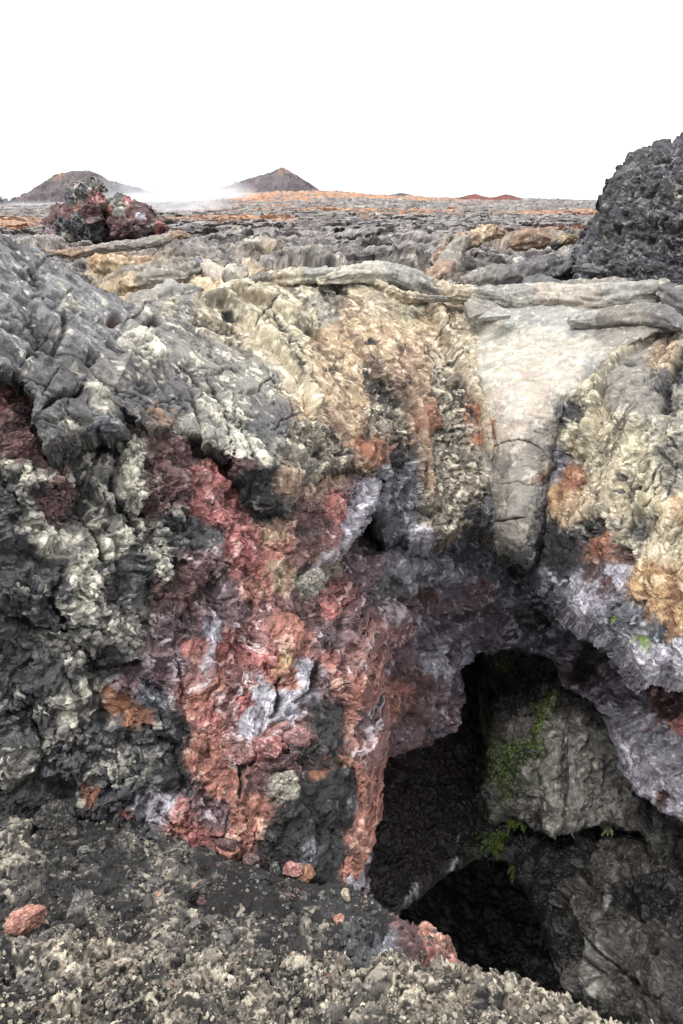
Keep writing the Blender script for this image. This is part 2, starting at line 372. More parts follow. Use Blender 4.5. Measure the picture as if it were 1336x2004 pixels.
        for kc, sl, ms in masks:
            kc = KC[KN.index(kc)]; col[sl] += (tint(kc[0], kc[1], kc[2], sl)-col[sl])*ms[:, None]
        s.col = finish(col)
        # turn the free edge back into the rock
        if back is not None:
            E = np.concatenate([s.F[:, [0, 1]], s.F[:, [1, 2]], s.F[:, [2, 3]], s.F[:, [3, 0]]])
            key = np.sort(E, 1); kk = key[:, 0]*np.int64(n+1)+key[:, 1]
            _, inv, cnt = np.unique(kk, return_inverse=True, return_counts=True)
            Eb = E[cnt[inv] == 1]; bv = np.unique(Eb)
            mp = -np.ones(n, np.int64); mp[bv] = np.arange(len(bv))
            dr = view[bv]/vl[bv][:, None]*.75+np.asarray(back, float); dr /= np.linalg.norm(dr, axis=1)[:, None]
            Vs = [s.P]; cs = [s.col]; last = bv; base = n; Fs = [s.F]
            nn = 8
            for k in range(1, nn+1):
                L = backlen*(k/nn)**1.6
                pb = s.P[bv]+dr*L
                pb = pb+np.stack([fbm(pb*6+k, 3, seed=161), fbm(pb*6+40, 3, seed=171), fbm(pb*6+80, 3, seed=181)], -1)*.05*min(1, k/3)*amp
                Vs.append(pb); cs.append(s.col[bv])
                cur = base+np.arange(len(bv)); la = last[mp[Eb[:, 0]]]; lb = last[mp[Eb[:, 1]]]
                Fs.append(np.stack([lb, la, cur[mp[Eb[:, 0]]], cur[mp[Eb[:, 1]]]], -1)); last = cur; base += len(bv)
            s.P = np.concatenate(Vs); s.col = np.concatenate(cs); s.F = np.concatenate(Fs)
        s.n = n
    def build(s, name, mat, **kw):
        return mesh_obj(name, s.P, s.F, mat, col=s.col, **kw)
    def pick(s, x, y):
        k = np.argmin((s.x-x)**2+(s.y-y)**2); return s.P[k], s.N[k]
# ================================================================== the rock sheets round the pit
_fl = [(0, [(-200, 600), (0, 750), (200, 900)]), (150, [(0, 520), (200, 720), (380, 900)]), (250, [(200, 560), (400, 740), (520, 920)]),
       (380, [(430, 590), (600, 760), (700, 950)]), (500, [(600, 570), (760, 750), (830, 1000)]), (600, [(840, 590), (900, 760), (950, 1000)]),
       (720, [(1000, 640), (1010, 800), (1020, 1060)]), (820, [(1180, 660), (1090, 850), (1080, 1080)]), (950, [(1336, 660), (1200, 850), (1150, 1150)]),
       (1100, [(1500, 750), (1336, 950), (1300, 1300)])]
PSI = tps([p for v, l in _fl for p in l], [v for v, l in _fl for p in l])

# ---- crust over the cave
crust_poly = [(-320,330),(0,450),(60,480),(120,508),(190,558),(250,586),(330,580),(430,556),(500,545),(560,540),(650,535),(720,530),(830,560),
 (900,580),(1000,590),(1100,590),(1200,590),(1336,580),(1620,550),(1620,1420),(1400,1345),(1336,1332),(1310,1315),(1285,1332),(1260,1337),(1240,1310),
 (1225,1265),(1205,1250),(1180,1240),(1160,1215),(1140,1225),(1125,1210),(1105,1180),(1085,1155),(1070,1150),(1050,1125),(1045,1110),
 (1010,1085),(985,1070),(965,1050),(935,1035),(905,1030),(890,1050),(860,1058),(838,1065),(800,1068),(780,1055),(760,1070),(735,1040),
 (725,1000),(745,960),(752,940),(735,930),(700,925),(660,920),(635,925),(600,950),(595,1000),(570,1025),(540,1010),(500,1000),(480,975),
 (455,925),(440,885),(400,870),(375,850),(345,855),(310,845),(260,812),(238,800),(245,850),(215,850),(185,838),(150,858),(110,878),(85,880),(70,830),
 (62,780),(35,735),(0,730),(-320,700)]
crust_depth = [(-320,330,3.6),(-320,700,2.9),(0,450,4.7),(0,600,3.9),(0,740,3.35),(100,870,3.3),(120,520,5.1),(200,700,4.2),(200,850,3.5),(240,590,5.6),
 (400,600,6.5),(400,750,5.0),(400,870,4.15),(500,900,4.25),(480,960,4.1),(580,1010,4.45),(600,650,7.2),(600,800,5.6),(600,930,4.8),(560,545,8.6),
 (720,540,9.2),(750,700,7.5),(750,850,6.4),(745,930,5.9),(740,1040,5.9),(900,590,9.6),(900,800,7.5),(900,1030,6.3),(1020,610,9.3),(1020,750,7.9),
 (1020,900,7.0),(1020,1085,6.4),(1110,780,7.2),(1110,900,6.5),(1160,660,8.4),(1150,800,6.6),(1150,1000,5.4),(1140,1200,4.8),(1336,590,8.8),(1336,680,7.0),(1336,800,5.6),(1336,1000,4.7),
 (1336,1320,4.2),(1250,1320,4.35),(1620,550,7.5),(1620,900,4.6),(1620,1420,3.7)]
crust_seeds = [(0,500,'hump',70),(0,600,'hump',70),(100,560,'hump',70),(150,620,'hump',60),(30,680,'hump'),(200,640,'hump'),(60,730,'dkplate'),(150,765,'dkplate'),
 (110,830,'dkplate',45),(125,820,'lichen',14,2,60),(160,820,'knob',22),(205,820,'blue',18),(280,672,'lichen',26,2,25),(195,775,'lichen',20,2,60),(300,620,'plate'),(380,700,'plate'),(430,740,'plate'),
 (450,830,'lichen',34,2,50),(400,845,'plate',45),(490,870,'lichen',30),(350,610,'plate'),(230,720,'plate'),(265,770,'dkplate',45),(310,810,'brown',12,2.5,45),(340,770,'dkplate',40),
 (480,760,'plate'),(525,820,'dkplate',45),(545,880,'greyyel',35),(500,950,'char',35),(560,965,'brown',36),(565,900,'crag',25),(595,990,'maroon',25),(465,915,'maroon',22),(520,985,'black',30),
 (150,690,'dkplate',40),(90,640,'dkplate',30),(140,600,'lichen',16,2,40),
 (420,600,'tan'),(340,596,'tan',40),(500,620,'tan'),(560,665,'yellow',40),(630,600,'greyyel',32),(660,575,'crag',28),(560,580,'tan'),(700,640,'ochre'),(640,700,'ochre'),(600,740,'tan',40),
 (740,590,'tan',45),(800,610,'yellow',45),(760,660,'ochre'),(800,720,'brown',45),(740,740,'crag',40),(690,760,'ochre',40),(620,790,'ochre',38),(670,830,'brown',38),(760,800,'crag',45),
 (730,880,'rust',32),(700,850,'rust',22),(840,640,'ochre',40),(860,700,'tan',28),(870,770,'crag',40),(840,830,'rust',28),(815,780,'brown',40),(880,860,'crag',40),(850,920,'crag',40),
 (800,930,'blue',36),(765,970,'blue',40),(715,900,'brown',22),(640,880,'crag',36),(595,850,'crag',34),(615,920,'greyyel',26),(900,960,'crag',34),(870,1010,'crag',34),(780,1030,'blue',34),
 (830,1055,'lav',22),(745,1030,'char',20),(920,1010,'char',22),(900,900,'crag',30),(920,800,'rust',16),(945,850,'rust',16),(958,990,'black',18),(930,700,'tan',26),(900,650,'tan',30),
 (1020,680,'slab',70),(1020,850,'slabgrey',60),(1250,650,'slabgrey',40),(1180,700,'tan',28),(1150,745,'yellow',36),(1105,800,'black',30),(1085,900,'blue',28),(1130,860,'yellow',34),(1118,930,'rust',22),
 (1098,975,'orange',20),(1180,830,'yellow',50),(1230,770,'slabgrey',42),(1308,740,'black',24),(1300,690,'ochre',26),(1300,840,'greyyel',40),(1200,900,'yellow',60),(1250,960,'yellow',55),(1320,920,'greyyel',45),(1330,1000,'ochre',40),
 (1180,990,'tan',34),(1125,1000,'ochre',28),(1145,1030,'black',22),(1085,1080,'char',38),(1080,1135,'blue',26),(1180,1070,'rust',26),(1230,1060,'greyyel',36),(1300,1060,'tan',45),(1300,1130,'orange',42),
 (1260,1160,'orange',34),(1320,1210,'orange',40),(1200,1130,'lav',24),(1150,1150,'lav',26),(1185,1140,'maroon',18),(1225,1200,'blue',32),(1170,1195,'lav',26),(1290,1235,'blue',26),(1265,1290,'lav',36),(1330,1285,'lav',28),
 (1500,900,'greyyel',150),(1500,1150,'ochre',120),(-200,520,'hump',150)]
crust_feats = [('lump',278,675,48,26,28,.09,'lichen'),('lump',195,775,22,42,-30,.06,'lichen'),
 ('crack',[(85,800),(110,772),(128,765),(150,768),(166,752)],4,.07,'char'),('crack',[(0,640),(60,655),(120,690)],4,.05),
 ('ledge',[(235,690),(270,706),(300,712),(330,706)],14,.06),('ledge',[(385,595),(430,620),(470,650),(520,690)],10,.07),
 ('ledge',[(360,790),(325,850),(300,835)],16,.05),('crack',[(345,720),(372,745),(385,790),(400,840)],4,.06),('crack',[(410,700),(440,715),(430,730),(400,735)],2.5,.04),
 ('crack',[(470,770),(500,760),(530,768)],2.5,.04),('crack',[(215,640),(225,620),(240,628)],7,.10,'maroon'),('crack',[(285,632),(300,622),(312,630)],5,.08,'char'),
 ('crack',[(195,700),(180,690),(176,706)],5,.07,'char'),('crack',[(60,690),(72,680),(80,700)],6,.08,'char'),('crack',[(110,680),(130,640),(128,610)],4,.06),
 ('crack',[(235,640),(300,720),(340,790)],3,.04),('crack',[(130,540),(200,600),(260,650)],3,.04),('crack',[(30,520),(120,590),(190,640)],3,.05),
 ('crack',[(375,625),(420,640),(455,650)],5,.08,'char'),('crack',[(0,560),(70,600),(110,650)],3,.05),
 # draped ropes of the tan slope
 ('rope',[(400,575),(440,590),(480,625),(520,665),(560,700),(590,735),(610,800),(612,820)],9,.10,'yellow'),
 ('rope',[(425,565),(480,572),(530,590),(580,625),(610,650)],7,.08,'yellow'),('rope',[(470,575),(560,595),(610,640),(620,660)],6,.06,'tan'),
 ('rope',[(838,575),(852,610),(868,640),(882,670),(905,720),(925,760),(945,800),(958,870),(962,900)],10,.09,'tan'),
 ('rope',[(730,545),(760,570),(785,585),(850,582)],7,.07,'tan'),('rope',[(600,590),(612,620),(616,650)],6,.05,'tan'),
 ('rope',[(680,640),(710,690),(735,735),(790,760),(815,800),(830,870),(838,940),(842,990)],6,.07,'brown'),
 ('rope',[(760,745),(790,790),(805,850),(820,900),(826,960)],5,.06,'brown'),('rope',[(870,760),(900,790),(930,820)],7,-.06,'char'),
 ('rope',[(1290,650),(1220,690),(1180,740),(1160,800),(1150,860),(1140,900)],8,.08,'yellow'),
 ('crack',[(1336,680),(1310,740),(1295,800)],9,.10,'char'),('rope',[(1260,960),(1255,1000),(1230,1040),(1215,1060)],6,.06,'yellow'),('rope',[(1215,900),(1190,980),(1180,1020)],5,.05,'yellow'),
 ('lump',1232,775,48,62,8,.13,'slabgrey'),
 ('lump',625,590,36,20,-10,-.10,'greyyel'),('lump',730,668,14,8,-20,-.10,'char'),('lump',445,620,18,12,10,-.16,'char'),('lump',800,690,30,16,10,-.06,'brown'),('lump',1235,720,14,6,-20,-.08,'char'),
 ('lump',1215,932,9,7,0,-.06,'char'),('lump',1240,955,14,6,-15,-.06,'char'),('lump',1210,960,9,6,-30,-.05,'char'),
 ('lump',735,885,24,34,10,.10,'rust'),('lump',840,820,22,44,5,.08,'rust'),('lump',790,900,20,50,15,-.12,'char'),('lump',690,830,30,24,30,.06,'ochre'),
 ('lump',620,750,34,24,40,.05,'ochre'),('lump',1220,1090,26,18,20,-.08,'maroon'),('lump',1150,1120,16,20,10,-.07,'maroon'),('lump',1170,1030,26,22,0,-.06,'char'),('lump',1160,1000,26,18,-10,.06,'tan'),
 ('lump',1230,1205,34,28,0,.08,'blue'),('lump',1180,1205,17,22,0,.09,'blue'),('lump',1155,1180,20,30,0,.07,'lav'),('lump',1270,1295,30,34,0,.08,'lav'),('lump',1100,1150,14,34,10,.06,'blue'),
 ('lump',500,965,30,40,0,-.07,'char'),('lump',545,985,40,26,10,.07,'char'),('lump',565,935,34,36,0,.07,'brown'),('lump',470,905,40,20,10,.05,'maroon'),
 ('crack',[(735,870),(720,915),(740,930)],4,.06),('crack',[(1085,990),(1095,930),(1120,860),(1150,780)],4,.08,'rust'),
]
crust_feats = [(f[0], f[1], f[2]*(1.25 if f[0] == 'crack' else 1.1), f[3]*1.45)+f[4:] if f[0] in ('rope', 'crack') else f for f in crust_feats]
def flow_cracks(seed, count, box, length, width, depth, ledge=0):
    """long cracks and lifted edges that follow the run of the lava skin, with short ones across"""
    r = random.Random(seed); out = []
    while len(out) < count:
        x, y = r.uniform(box[0], box[2]), r.uniform(box[1], box[3])
        if not inside(crust_poly, np.array([x]), np.array([y-10.]))[0]: continue
        pts = [(x, y)]; cross = r.random() < .35; n_ = r.randint(3, 5) if cross else r.randint(4, 9); st_ = length*(.35 if cross else 1)/n_*r.uniform(.5, 1.2)
        for k in range(n_):
            gx = float(PSI(x+3, y)-PSI(x-3, y)); gy = float(PSI(x, y+3)-PSI(x, y-3)); d = (gx, gy) if cross else (-gy, gx); L = math.hypot(*d)+1e-6; a = math.atan2(d[1], d[0])+r.gauss(0, .32)
            x += math.cos(a)*st_; y += math.sin(a)*st_; pts.append((x, y))
        if ledge and r.random() < ledge: out.append(('ledge', pts[::r.choice([1, -1])], width*4, depth*.8))
        else: out.append(('crack', pts, width*r.uniform(.6, 1.3), depth*r.uniform(.7, 1.3))+(('char',) if r.random() < .5 else ()))
    return out
crust_feats += flow_cracks(3, 34, (0, 470, 560, 870), 260, 1.9, .035, .25)+flow_cracks(4, 20, (420, 580, 900, 860), 170, 1.9, .04, .35)+flow_cracks(5, 16, (1120, 640, 1336, 1060), 140, 2., .04, .35)
crust = Layer(crust_poly, crust_depth, crust_seeds, psi=PSI, feats=crust_feats, roll=(26, .035), wob=(11, .03), seed=1, back=(0, .25, -.35), backlen=.7, warp=13)

# ---- the left rock face
face_poly = [(-320,640),(100,700),(300,740),(500,800),(640,860),(740,900),(757,935),(735,985),(700,1040),(655,1085),(640,1112),(660,1160),(700,1220),(725,1290),(738,1340),
 (728,1400),(745,1480),(740,1545),(725,1610),(722,1660),(700,1738),(690,1790),(300,1790),(-320,1790)]
face_depth = [(-250,1750,2.55),(0,1600,2.7),(-250,1200,3.0),(0,1200,3.0),(-250,900,3.25),(0,900,3.25),(0,780,3.55),(200,900,3.8),(100,720,4.3),(300,1600,2.8),(200,1250,3.15),(330,1000,3.75),
 (330,860,4.15),(450,900,4.6),(450,800,5.3),(500,1050,4.1),(450,1300,3.45),(500,1650,2.75),(600,1750,2.65),(600,1500,3.15),(600,1250,3.75),(600,1000,4.65),(650,940,5.4),(740,940,6.0),
 (660,1090,4.75),(650,1200,4.15),(720,1300,4.05),(720,1450,3.6),(720,1600,3.2),(700,1740,2.75),(300,1780,2.55),(600,860,5.9)]
face_seeds = [(0,770,'red',32),(30,800,'redor',26),(40,860,'maroon',45),(100,900,'maroon',45),(10,915,'lichen',18,2.5,20),(50,935,'knob',25),(30,1000,'black',50),(80,990,'maroon',30),(150,890,'char',28),
 (245,890,'lichen',28),(265,950,'lichen',32),(190,920,'knob',35,1.8,80),(205,1010,'knob',40),(75,1040,'lichen',22),(100,1060,'lichen',22),(215,1075,'lichen',24),(165,1140,'lichen',28),
 (155,1185,'lichen',18),(40,1130,'black',60),(90,1190,'black',45),(250,1140,'black',40),(312,1080,'knob',30,2,85),(340,1010,'black',36),(310,920,'maroon',36),(350,880,'maroon',40),(385,950,'red',28),(405,935,'red',20),
 (345,950,'maroon',30),(390,1040,'black',36),(430,1000,'red',30),(470,1040,'red',34),(480,1090,'red',34),(400,1100,'mauve',36),(350,1150,'maroon',36),(420,1170,'mauve',36),(500,1150,'redor',24),(530,990,'char',34),
 (560,1060,'redor',34),(600,1040,'maroon',34),(560,1110,'brown',26),(612,1140,'greyyel',18),(540,1040,'brown',26),(662,990,'red',22),(690,970,'mauve',22),(722,970,'lav',18,2,-60),(690,1045,'lav',16,2,-50),(640,1055,'pink',22),(620,1090,'brown',18),
 (420,1230,'lav',16,2,70),(470,1200,'mauve',34),(360,1220,'mauve',30),(340,1280,'mauve',34),(400,1300,'pink',40),(450,1280,'red',36),(500,1230,'pink',38),(560,1240,'redor',34),(545,1300,'orange',16),(550,1330,'redor',28),(525,1360,'lav',22,2,70),
 (470,1330,'pink',38),(590,1330,'lav',12,3,75),(600,1200,'maroon',28),(640,1190,'red',22),(650,1250,'mauve',34),(690,1290,'pink',34),(705,1350,'redor',26),(640,1340,'mauve',28),(560,1390,'lav',18,2,75),(505,1420,'lav',28),(420,1400,'red',40),
 (390,1380,'redor',28),(450,1390,'pink',36),(400,1480,'redor',38),(430,1540,'redor',40),(480,1480,'pink',34),(560,1450,'pink',36),(520,1470,'red',26),(590,1460,'pink',34),(550,1500,'maroon',28),(540,1540,'greyyel',18),(500,1530,'maroon',28),
 (480,1590,'redor',32),(420,1590,'mauve',28),(385,1560,'mauve',30),(400,1640,'red',18),(630,1400,'char',24),(650,1440,'char',26),(672,1430,'redor',20),(700,1450,'pink',28),(722,1420,'mauve',22),(630,1500,'rust',18),(660,1540,'char',44),(640,1600,'char',38),
 (636,1590,'rust',10),(600,1560,'char',26),(580,1600,'char',24),(610,1660,'blue',18),(560,1640,'char',28),(650,1680,'char',36),(720,1540,'redor',20),(715,1600,'redor',24),(700,1650,'redor',22),(690,1700,'redor',22),(695,1570,'lav',10,2.5,80),(700,1728,'lav',12),
 (685,1490,'orange',10),(40,1250,'black',45),(120,1250,'knob',40),(230,1230,'knob',38),(190,1290,'black',45),(60,1330,'black',50),(110,1380,'knob',40),(180,1350,'knob',40),(265,1330,'mauve',22),(240,1370,'rust',22),(272,1400,'rust',20),(300,1350,'blue',30),
 (330,1430,'black',40),(290,1480,'black',40),(320,1520,'char',34),(240,1480,'knob',28),(60,1450,'black',50),(40,1500,'knob',38),(140,1480,'black',50),(180,1560,'rust',14),(100,1560,'black',45),(60,1590,'char',40),(230,1560,'black',40),(325,1570,'lav',24),
 (290,1560,'lav',20),(248,1590,'red',12),(345,1625,'redor',16),(365,1590,'red',26),(370,1340,'pink',28),(330,1320,'mauve',30),(-150,900,'maroon',100),(-150,1300,'black',150),(450,860,'maroon',40),(620,920,'brown',40),(150,780,'maroon',60),
 (380,1260,'red',20),(480,1380,'red',22),(430,1330,'redor',20),(520,1290,'red',22),(570,1340,'redor',18),(640,1290,'red',18)]
face_feats = [('lump',250,905,30,40,0,.14,'lichen'),('lump',270,960,34,40,-20,.16,'lichen'),('lump',195,950,20,75,8,.10,'knob'),('lump',75,1045,32,46,-20,.11,'lichen'),('lump',165,1138,34,36,0,.15,'lichen'),
 ('lump',155,1187,26,20,0,.11,'lichen'),('lump',215,1075,34,26,0,.09,'lichen'),('lump',312,1080,26,62,0,.10,'knob'),('lump',30,1150,80,64,0,.13,'black'),('lump',40,930,62,26,15,.12,'knob'),('lump',115,965,44,48,0,.10,'maroon'),
 ('lump',40,850,66,64,0,.12,'maroon'),('lump',330,960,62,60,0,.10,'maroon'),('lump',390,1140,50,42,0,.08,'maroon'),('lump',150,1272,56,36,0,.11,'knob'),('lump',235,1240,46,40,0,.10,'knob'),('lump',70,1320,62,50,0,.11,'black'),
 ('lump',110,1400,54,42,20,.10,'knob'),('lump',30,1475,58,46,0,.13,'knob'),('lump',205,1430,54,46,0,.09,'black'),('lump',135,1510,60,40,0,.10,'black'),('lump',290,1300,40,50,0,-.05),
 ('lump',575,1452,44,36,20,.11,'pink'),('lump',515,1466,42,26,-10,.09,'red'),('lump',545,1545,36,28,0,.08,'greyyel'),('lump',480,1065,36,62,-10,.09,'red'),('lump',430,985,36,50,-20,.08,'red'),('lump',595,1060,40,56,0,.09,'maroon'),
 ('lump',560,1275,42,76,0,.06),('lump',420,1440,46,60,10,.06),('lump',470,1560,40,46,0,.06),('lump',665,990,18,34,-10,.06,'red'),('lump',340,1165,50,50,0,.06,'maroon'),('lump',345,1040,34,44,0,.07,'black'),
 ('lump',612,1140,28,24,10,.08,'greyyel'),('lump',690,1300,36,70,0,.07),('lump',640,1430,36,46,20,.06,'char'),('lump',660,1560,52,60,0,.06,'char'),('lump',610,1480,40,30,30,-.05,'char'),('lump',590,1620,24,60,10,.06),
 ('lump',450,890,60,22,15,.08,'maroon'),('lump',310,850,70,30,25,.06,'maroon'),('lump',120,860,50,16,-20,-.16,'darkred'),('lump',225,870,40,18,10,-.14,'darkred'),('lump',285,1000,10,40,0,-.08,'maroon'),
 ('crack',[(225,990),(255,1010),(280,1050),(270,1080)],5,.09,'char'),('crack',[(160,1000),(190,1060),(200,1100)],6,.10,'char'),('crack',[(320,850),(380,875),(420,900),(440,950)],6,.1,'darkred'),
 ('crack',[(120,1110),(100,1160),(130,1220)],6,.10,'char'),('crack',[(545,1330),(550,1390),(530,1410)],5,.08,'char'),('crack',[(500,1490),(470,1495),(472,1560)],5,.07,'char'),('crack',[(600,1180),(640,1260),(650,1330)],4,.06),
 ('crack',[(620,1290),(610,1350),(570,1380)],5,.08,'char'),('crack',[(360,1200),(345,1290),(370,1370)],4,.06),('crack',[(280,1420),(330,1460),(370,1560)],6,.07,'char'),('crack',[(260,960),(300,1000),(290,1040)],4,.06),
 ('crack',[(220,930),(232,985),(262,1020)],5,.08,'char'),('crack',[(0,1220),(80,1235),(160,1225)],6,.09,'char'),('crack',[(170,1320),(230,1310),(280,1290)],5,.08,'char'),('crack',[(0,1400),(60,1390),(80,1430)],6,.09,'char'),
 ('rope',[(757,940),(735,985),(700,1040),(660,1080),(620,1110)],14,.05,'lav'),('rope',[(420,1190),(425,1230),(410,1280),(395,1310)],9,.03,'lav'),('rope',[(600,1290),(592,1340),(570,1390),(530,1420)],8,.03,'lav'),
 ('rope',[(640,1290),(660,1350),(690,1400),(715,1440)],10,.04,'redor'),('rope',[(660,1480),(700,1500),(715,1560)],8,.04,'redor'),
]
face = Layer(face_poly, face_depth, face_seeds, psi=lambda x, y: x+.25*y, feats=face_feats, roll=(30, .05), wob=(9, .035), seed=2, back=(.1, .5, -.1), backlen=1.2, warp=12, amp=1.25)

# ---- purple inner arch of the cave, shade under the lip and on the low lobe painted darker
arch_poly = [(560,880),(1620,880),(1620,1720),(1400,1640),(1336,1611),(1303,1590),(1268,1569),(1238,1549),(1223,1530),(1218,1500),(1213,1465),(1198,1430),(1183,1400),(1158,1370),(1128,1355),
 (1108,1350),(1093,1330),(1088,1300),(1068,1285),(1028,1283),(978,1268),(958,1285),(933,1280),(908,1305),(898,1330),(905,1360),(900,1390),(893,1420),(868,1445),(833,1465),(783,1480),(753,1490),(715,1505),(660,1560),(600,1500)]
arch_depth = [(560,880,6.4),(700,900,7.2),(760,1000,7.4),(900,1060,8.2),(1040,1110,8.5),(1150,1150,7.5),(980,1150,8.2),(960,1283,7.7),(1336,1200,6.6),(1620,1100,6.4),(700,1150,5.4),(600,1300,5.0),(850,1200,7.1),(1000,1230,7.9),(1150,1270,7.0),(740,1320,5.6),
 (690,1500,5.3),(800,1470,5.9),(900,1300,6.9),(880,1420,6.5),(1060,1283,7.6),(1190,1420,5.9),(1336,1380,5.2),(1240,1530,5.3),(1336,1605,4.8),(1620,1450,4.4),(1620,1720,4.0),(820,1120,6.9),(1040,900,8.2)]
arch_seeds = [(730,1100,'mauve',35),(780,1095,'lav',24,2,15),(840,1120,'lav',30,2,10),(900,1080,'blue',38),(880,1150,'purple',35),(980,1100,'blue',60),(1030,1160,'blue',50),(1030,1120,'char',36),(765,1150,'black',30),(700,1130,'mauve',30),(690,1180,'mauve',30),(690,1215,'redor',14),(720,1220,'red',24),
 (770,1195,'mauve',34),(850,1170,'maroon',24),(870,1195,'mauve',34),(905,1240,'purple',45),(840,1240,'purple',36),(980,1230,'purple',50),(1000,1190,'purple',40),(940,1170,'mauve',34),(1070,1220,'blue',55),(1130,1305,'darkred',30),(1095,1290,'purple',30),
 (1150,1340,'purple',40),(1200,1350,'purple',45),(1250,1440,'lav',45),(1220,1400,'lav',40),(1260,1510,'lav',40),(1305,1460,'lav',26),(1300,1370,'maroon',24),(1262,1432,'red',14),(1325,1410,'red',20),(1300,1560,'maroon',20),(1290,1520,'lav',34),(1330,1595,'lav',30),
 (780,1240,'pink',34),(740,1260,'mauve',34),(800,1290,'mauve',34),(850,1290,'lav',22),(760,1360,'maroon',30),(800,1330,'maroon',28),(830,1370,'maroon',34),(875,1400,'purple',30),(780,1430,'maroon',28),(800,1460,'maroon',30),(740,1400,'black',12),(725,1470,'blue',14),
 (1280,1290,'purple',40),(1300,1330,'darkred',30),(760,1010,'char',40),(720,1080,'mauve',22),(1500,1500,'lav',100),(1450,1200,'purple',120),(1000,960,'char',100)]
arch_feats = [('rope',[(740,1085),(790,1100),(850,1108),(900,1130)],20,.12,'lav'),('lump',770,1190,40,50,0,.12,'mauve'),('lump',700,1210,26,40,0,.10,'red'),('lump',700,1205,14,18,0,.04,'redor'),
 ('lump',870,1240,50,34,0,.10,'purple'),('lump',970,1240,46,40,0,.12,'purple'),('lump',1060,1250,36,36,0,.10,'purple'),('lump',860,1390,44,46,0,.12,'mauve'),('lump',770,1370,40,44,0,-.14,'redor'),('lump',1130,1310,30,30,0,-.10,'darkred'),
 ('lump',765,1150,30,26,0,.08,'black'),('lump',1230,1420,40,50,0,.08,'lav'),('lump',1290,1480,40,40,0,.08,'lav'),('lump',1310,1370,26,30,0,-.08,'maroon'),('lump',740,1260,34,40,0,.08,'pink'),('lump',800,1440,44,22,-20,.07,'mauve'),
 ('crack',[(760,1170),(830,1200),(900,1210)],6,.08),('crack',[(740,1310),(800,1270),(870,1270)],6,.10),('crack',[(1180,1350),(1220,1350),(1260,1380)],6,.10),('lump',1045,1210,40,26,20,-.08,'char')]
arch = Layer(arch_poly, arch_depth, arch_seeds, psi=lambda x, y: x*.5+y, feats=arch_feats, roll=(9, .02), wob=(9, .035), seed=3, back=(0, .5, .15), backlen=1.2, warp=15, amp=1.2, fq=.8)

# ---- the chamber below: hanging pale wall, right wall, dark red wall, back; shade inside is painted with the dark kinds
hang_poly = [(930,1200),(1660,1200),(1660,1760),(1400,1730),(1336,1700),(1298,1709),(1278,1694),(1268,1654),(1240,1630),(1198,1619),(1168,1620),(1130,1630),(1103,1632),(1085,1640),(1066,1630),(1045,1618),(1020,1612),(1000,1600),(978,1612),(960,1640),(950,1560),(945,1480),(960,1400)]
hang_depth = [(930,1200,10.4),(1100,1250,9.4),(960,1450,7.2),(960,1620,6.5),(1080,1420,6.7),(1080,1630,5.9),(1180,1500,6.5),(1280,1600,6.1),(1336,1690,5.6),(1336,1400,7.0),(1660,1500,5.2),(1660,1760,4.6)]
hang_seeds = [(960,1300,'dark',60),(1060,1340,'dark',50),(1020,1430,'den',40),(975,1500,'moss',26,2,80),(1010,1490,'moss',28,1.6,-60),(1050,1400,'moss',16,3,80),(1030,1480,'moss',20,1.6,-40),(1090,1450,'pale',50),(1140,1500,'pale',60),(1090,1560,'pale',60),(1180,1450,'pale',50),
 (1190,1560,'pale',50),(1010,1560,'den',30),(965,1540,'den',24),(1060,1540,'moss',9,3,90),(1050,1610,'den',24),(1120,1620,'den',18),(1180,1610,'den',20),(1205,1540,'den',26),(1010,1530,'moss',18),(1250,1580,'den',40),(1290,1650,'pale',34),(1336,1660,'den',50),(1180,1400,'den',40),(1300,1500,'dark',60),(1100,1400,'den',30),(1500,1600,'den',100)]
hang_feats = [('rope',[(1085,1420),(1095,1500),(1085,1600)],30,.05),('rope',[(1140,1420),(1150,1520),(1130,1610)],30,.04),('rope',[(1030,1400),(1020,1500),(1010,1590)],26,.06),('lump',1120,1560,60,30,0,.08),('lump',1060,1500,40,60,10,.07),('lump',1170,1460,40,50,0,.07),('rope',[(970,1440),(966,1540),(970,1620)],18,.12),
 ('crack',[(1115,1440),(1120,1520),(1110,1600)],6,.08),('crack',[(1050,1480),(1045,1560),(1055,1610)],6,.08),('lump',1190,1500,30,80,0,.1),('ledge',[(1010,1600),(1060,1590),(1110,1600)],18,.08)]
hang = Layer(hang_poly, hang_depth, hang_seeds, feats=hang_feats, roll=(12, .03), wob=(11, .03), seed=4, back=(0, .6, .3), backlen=1.4, warp=16, fq=.65, amp=1.6, step=STEP*1.15)

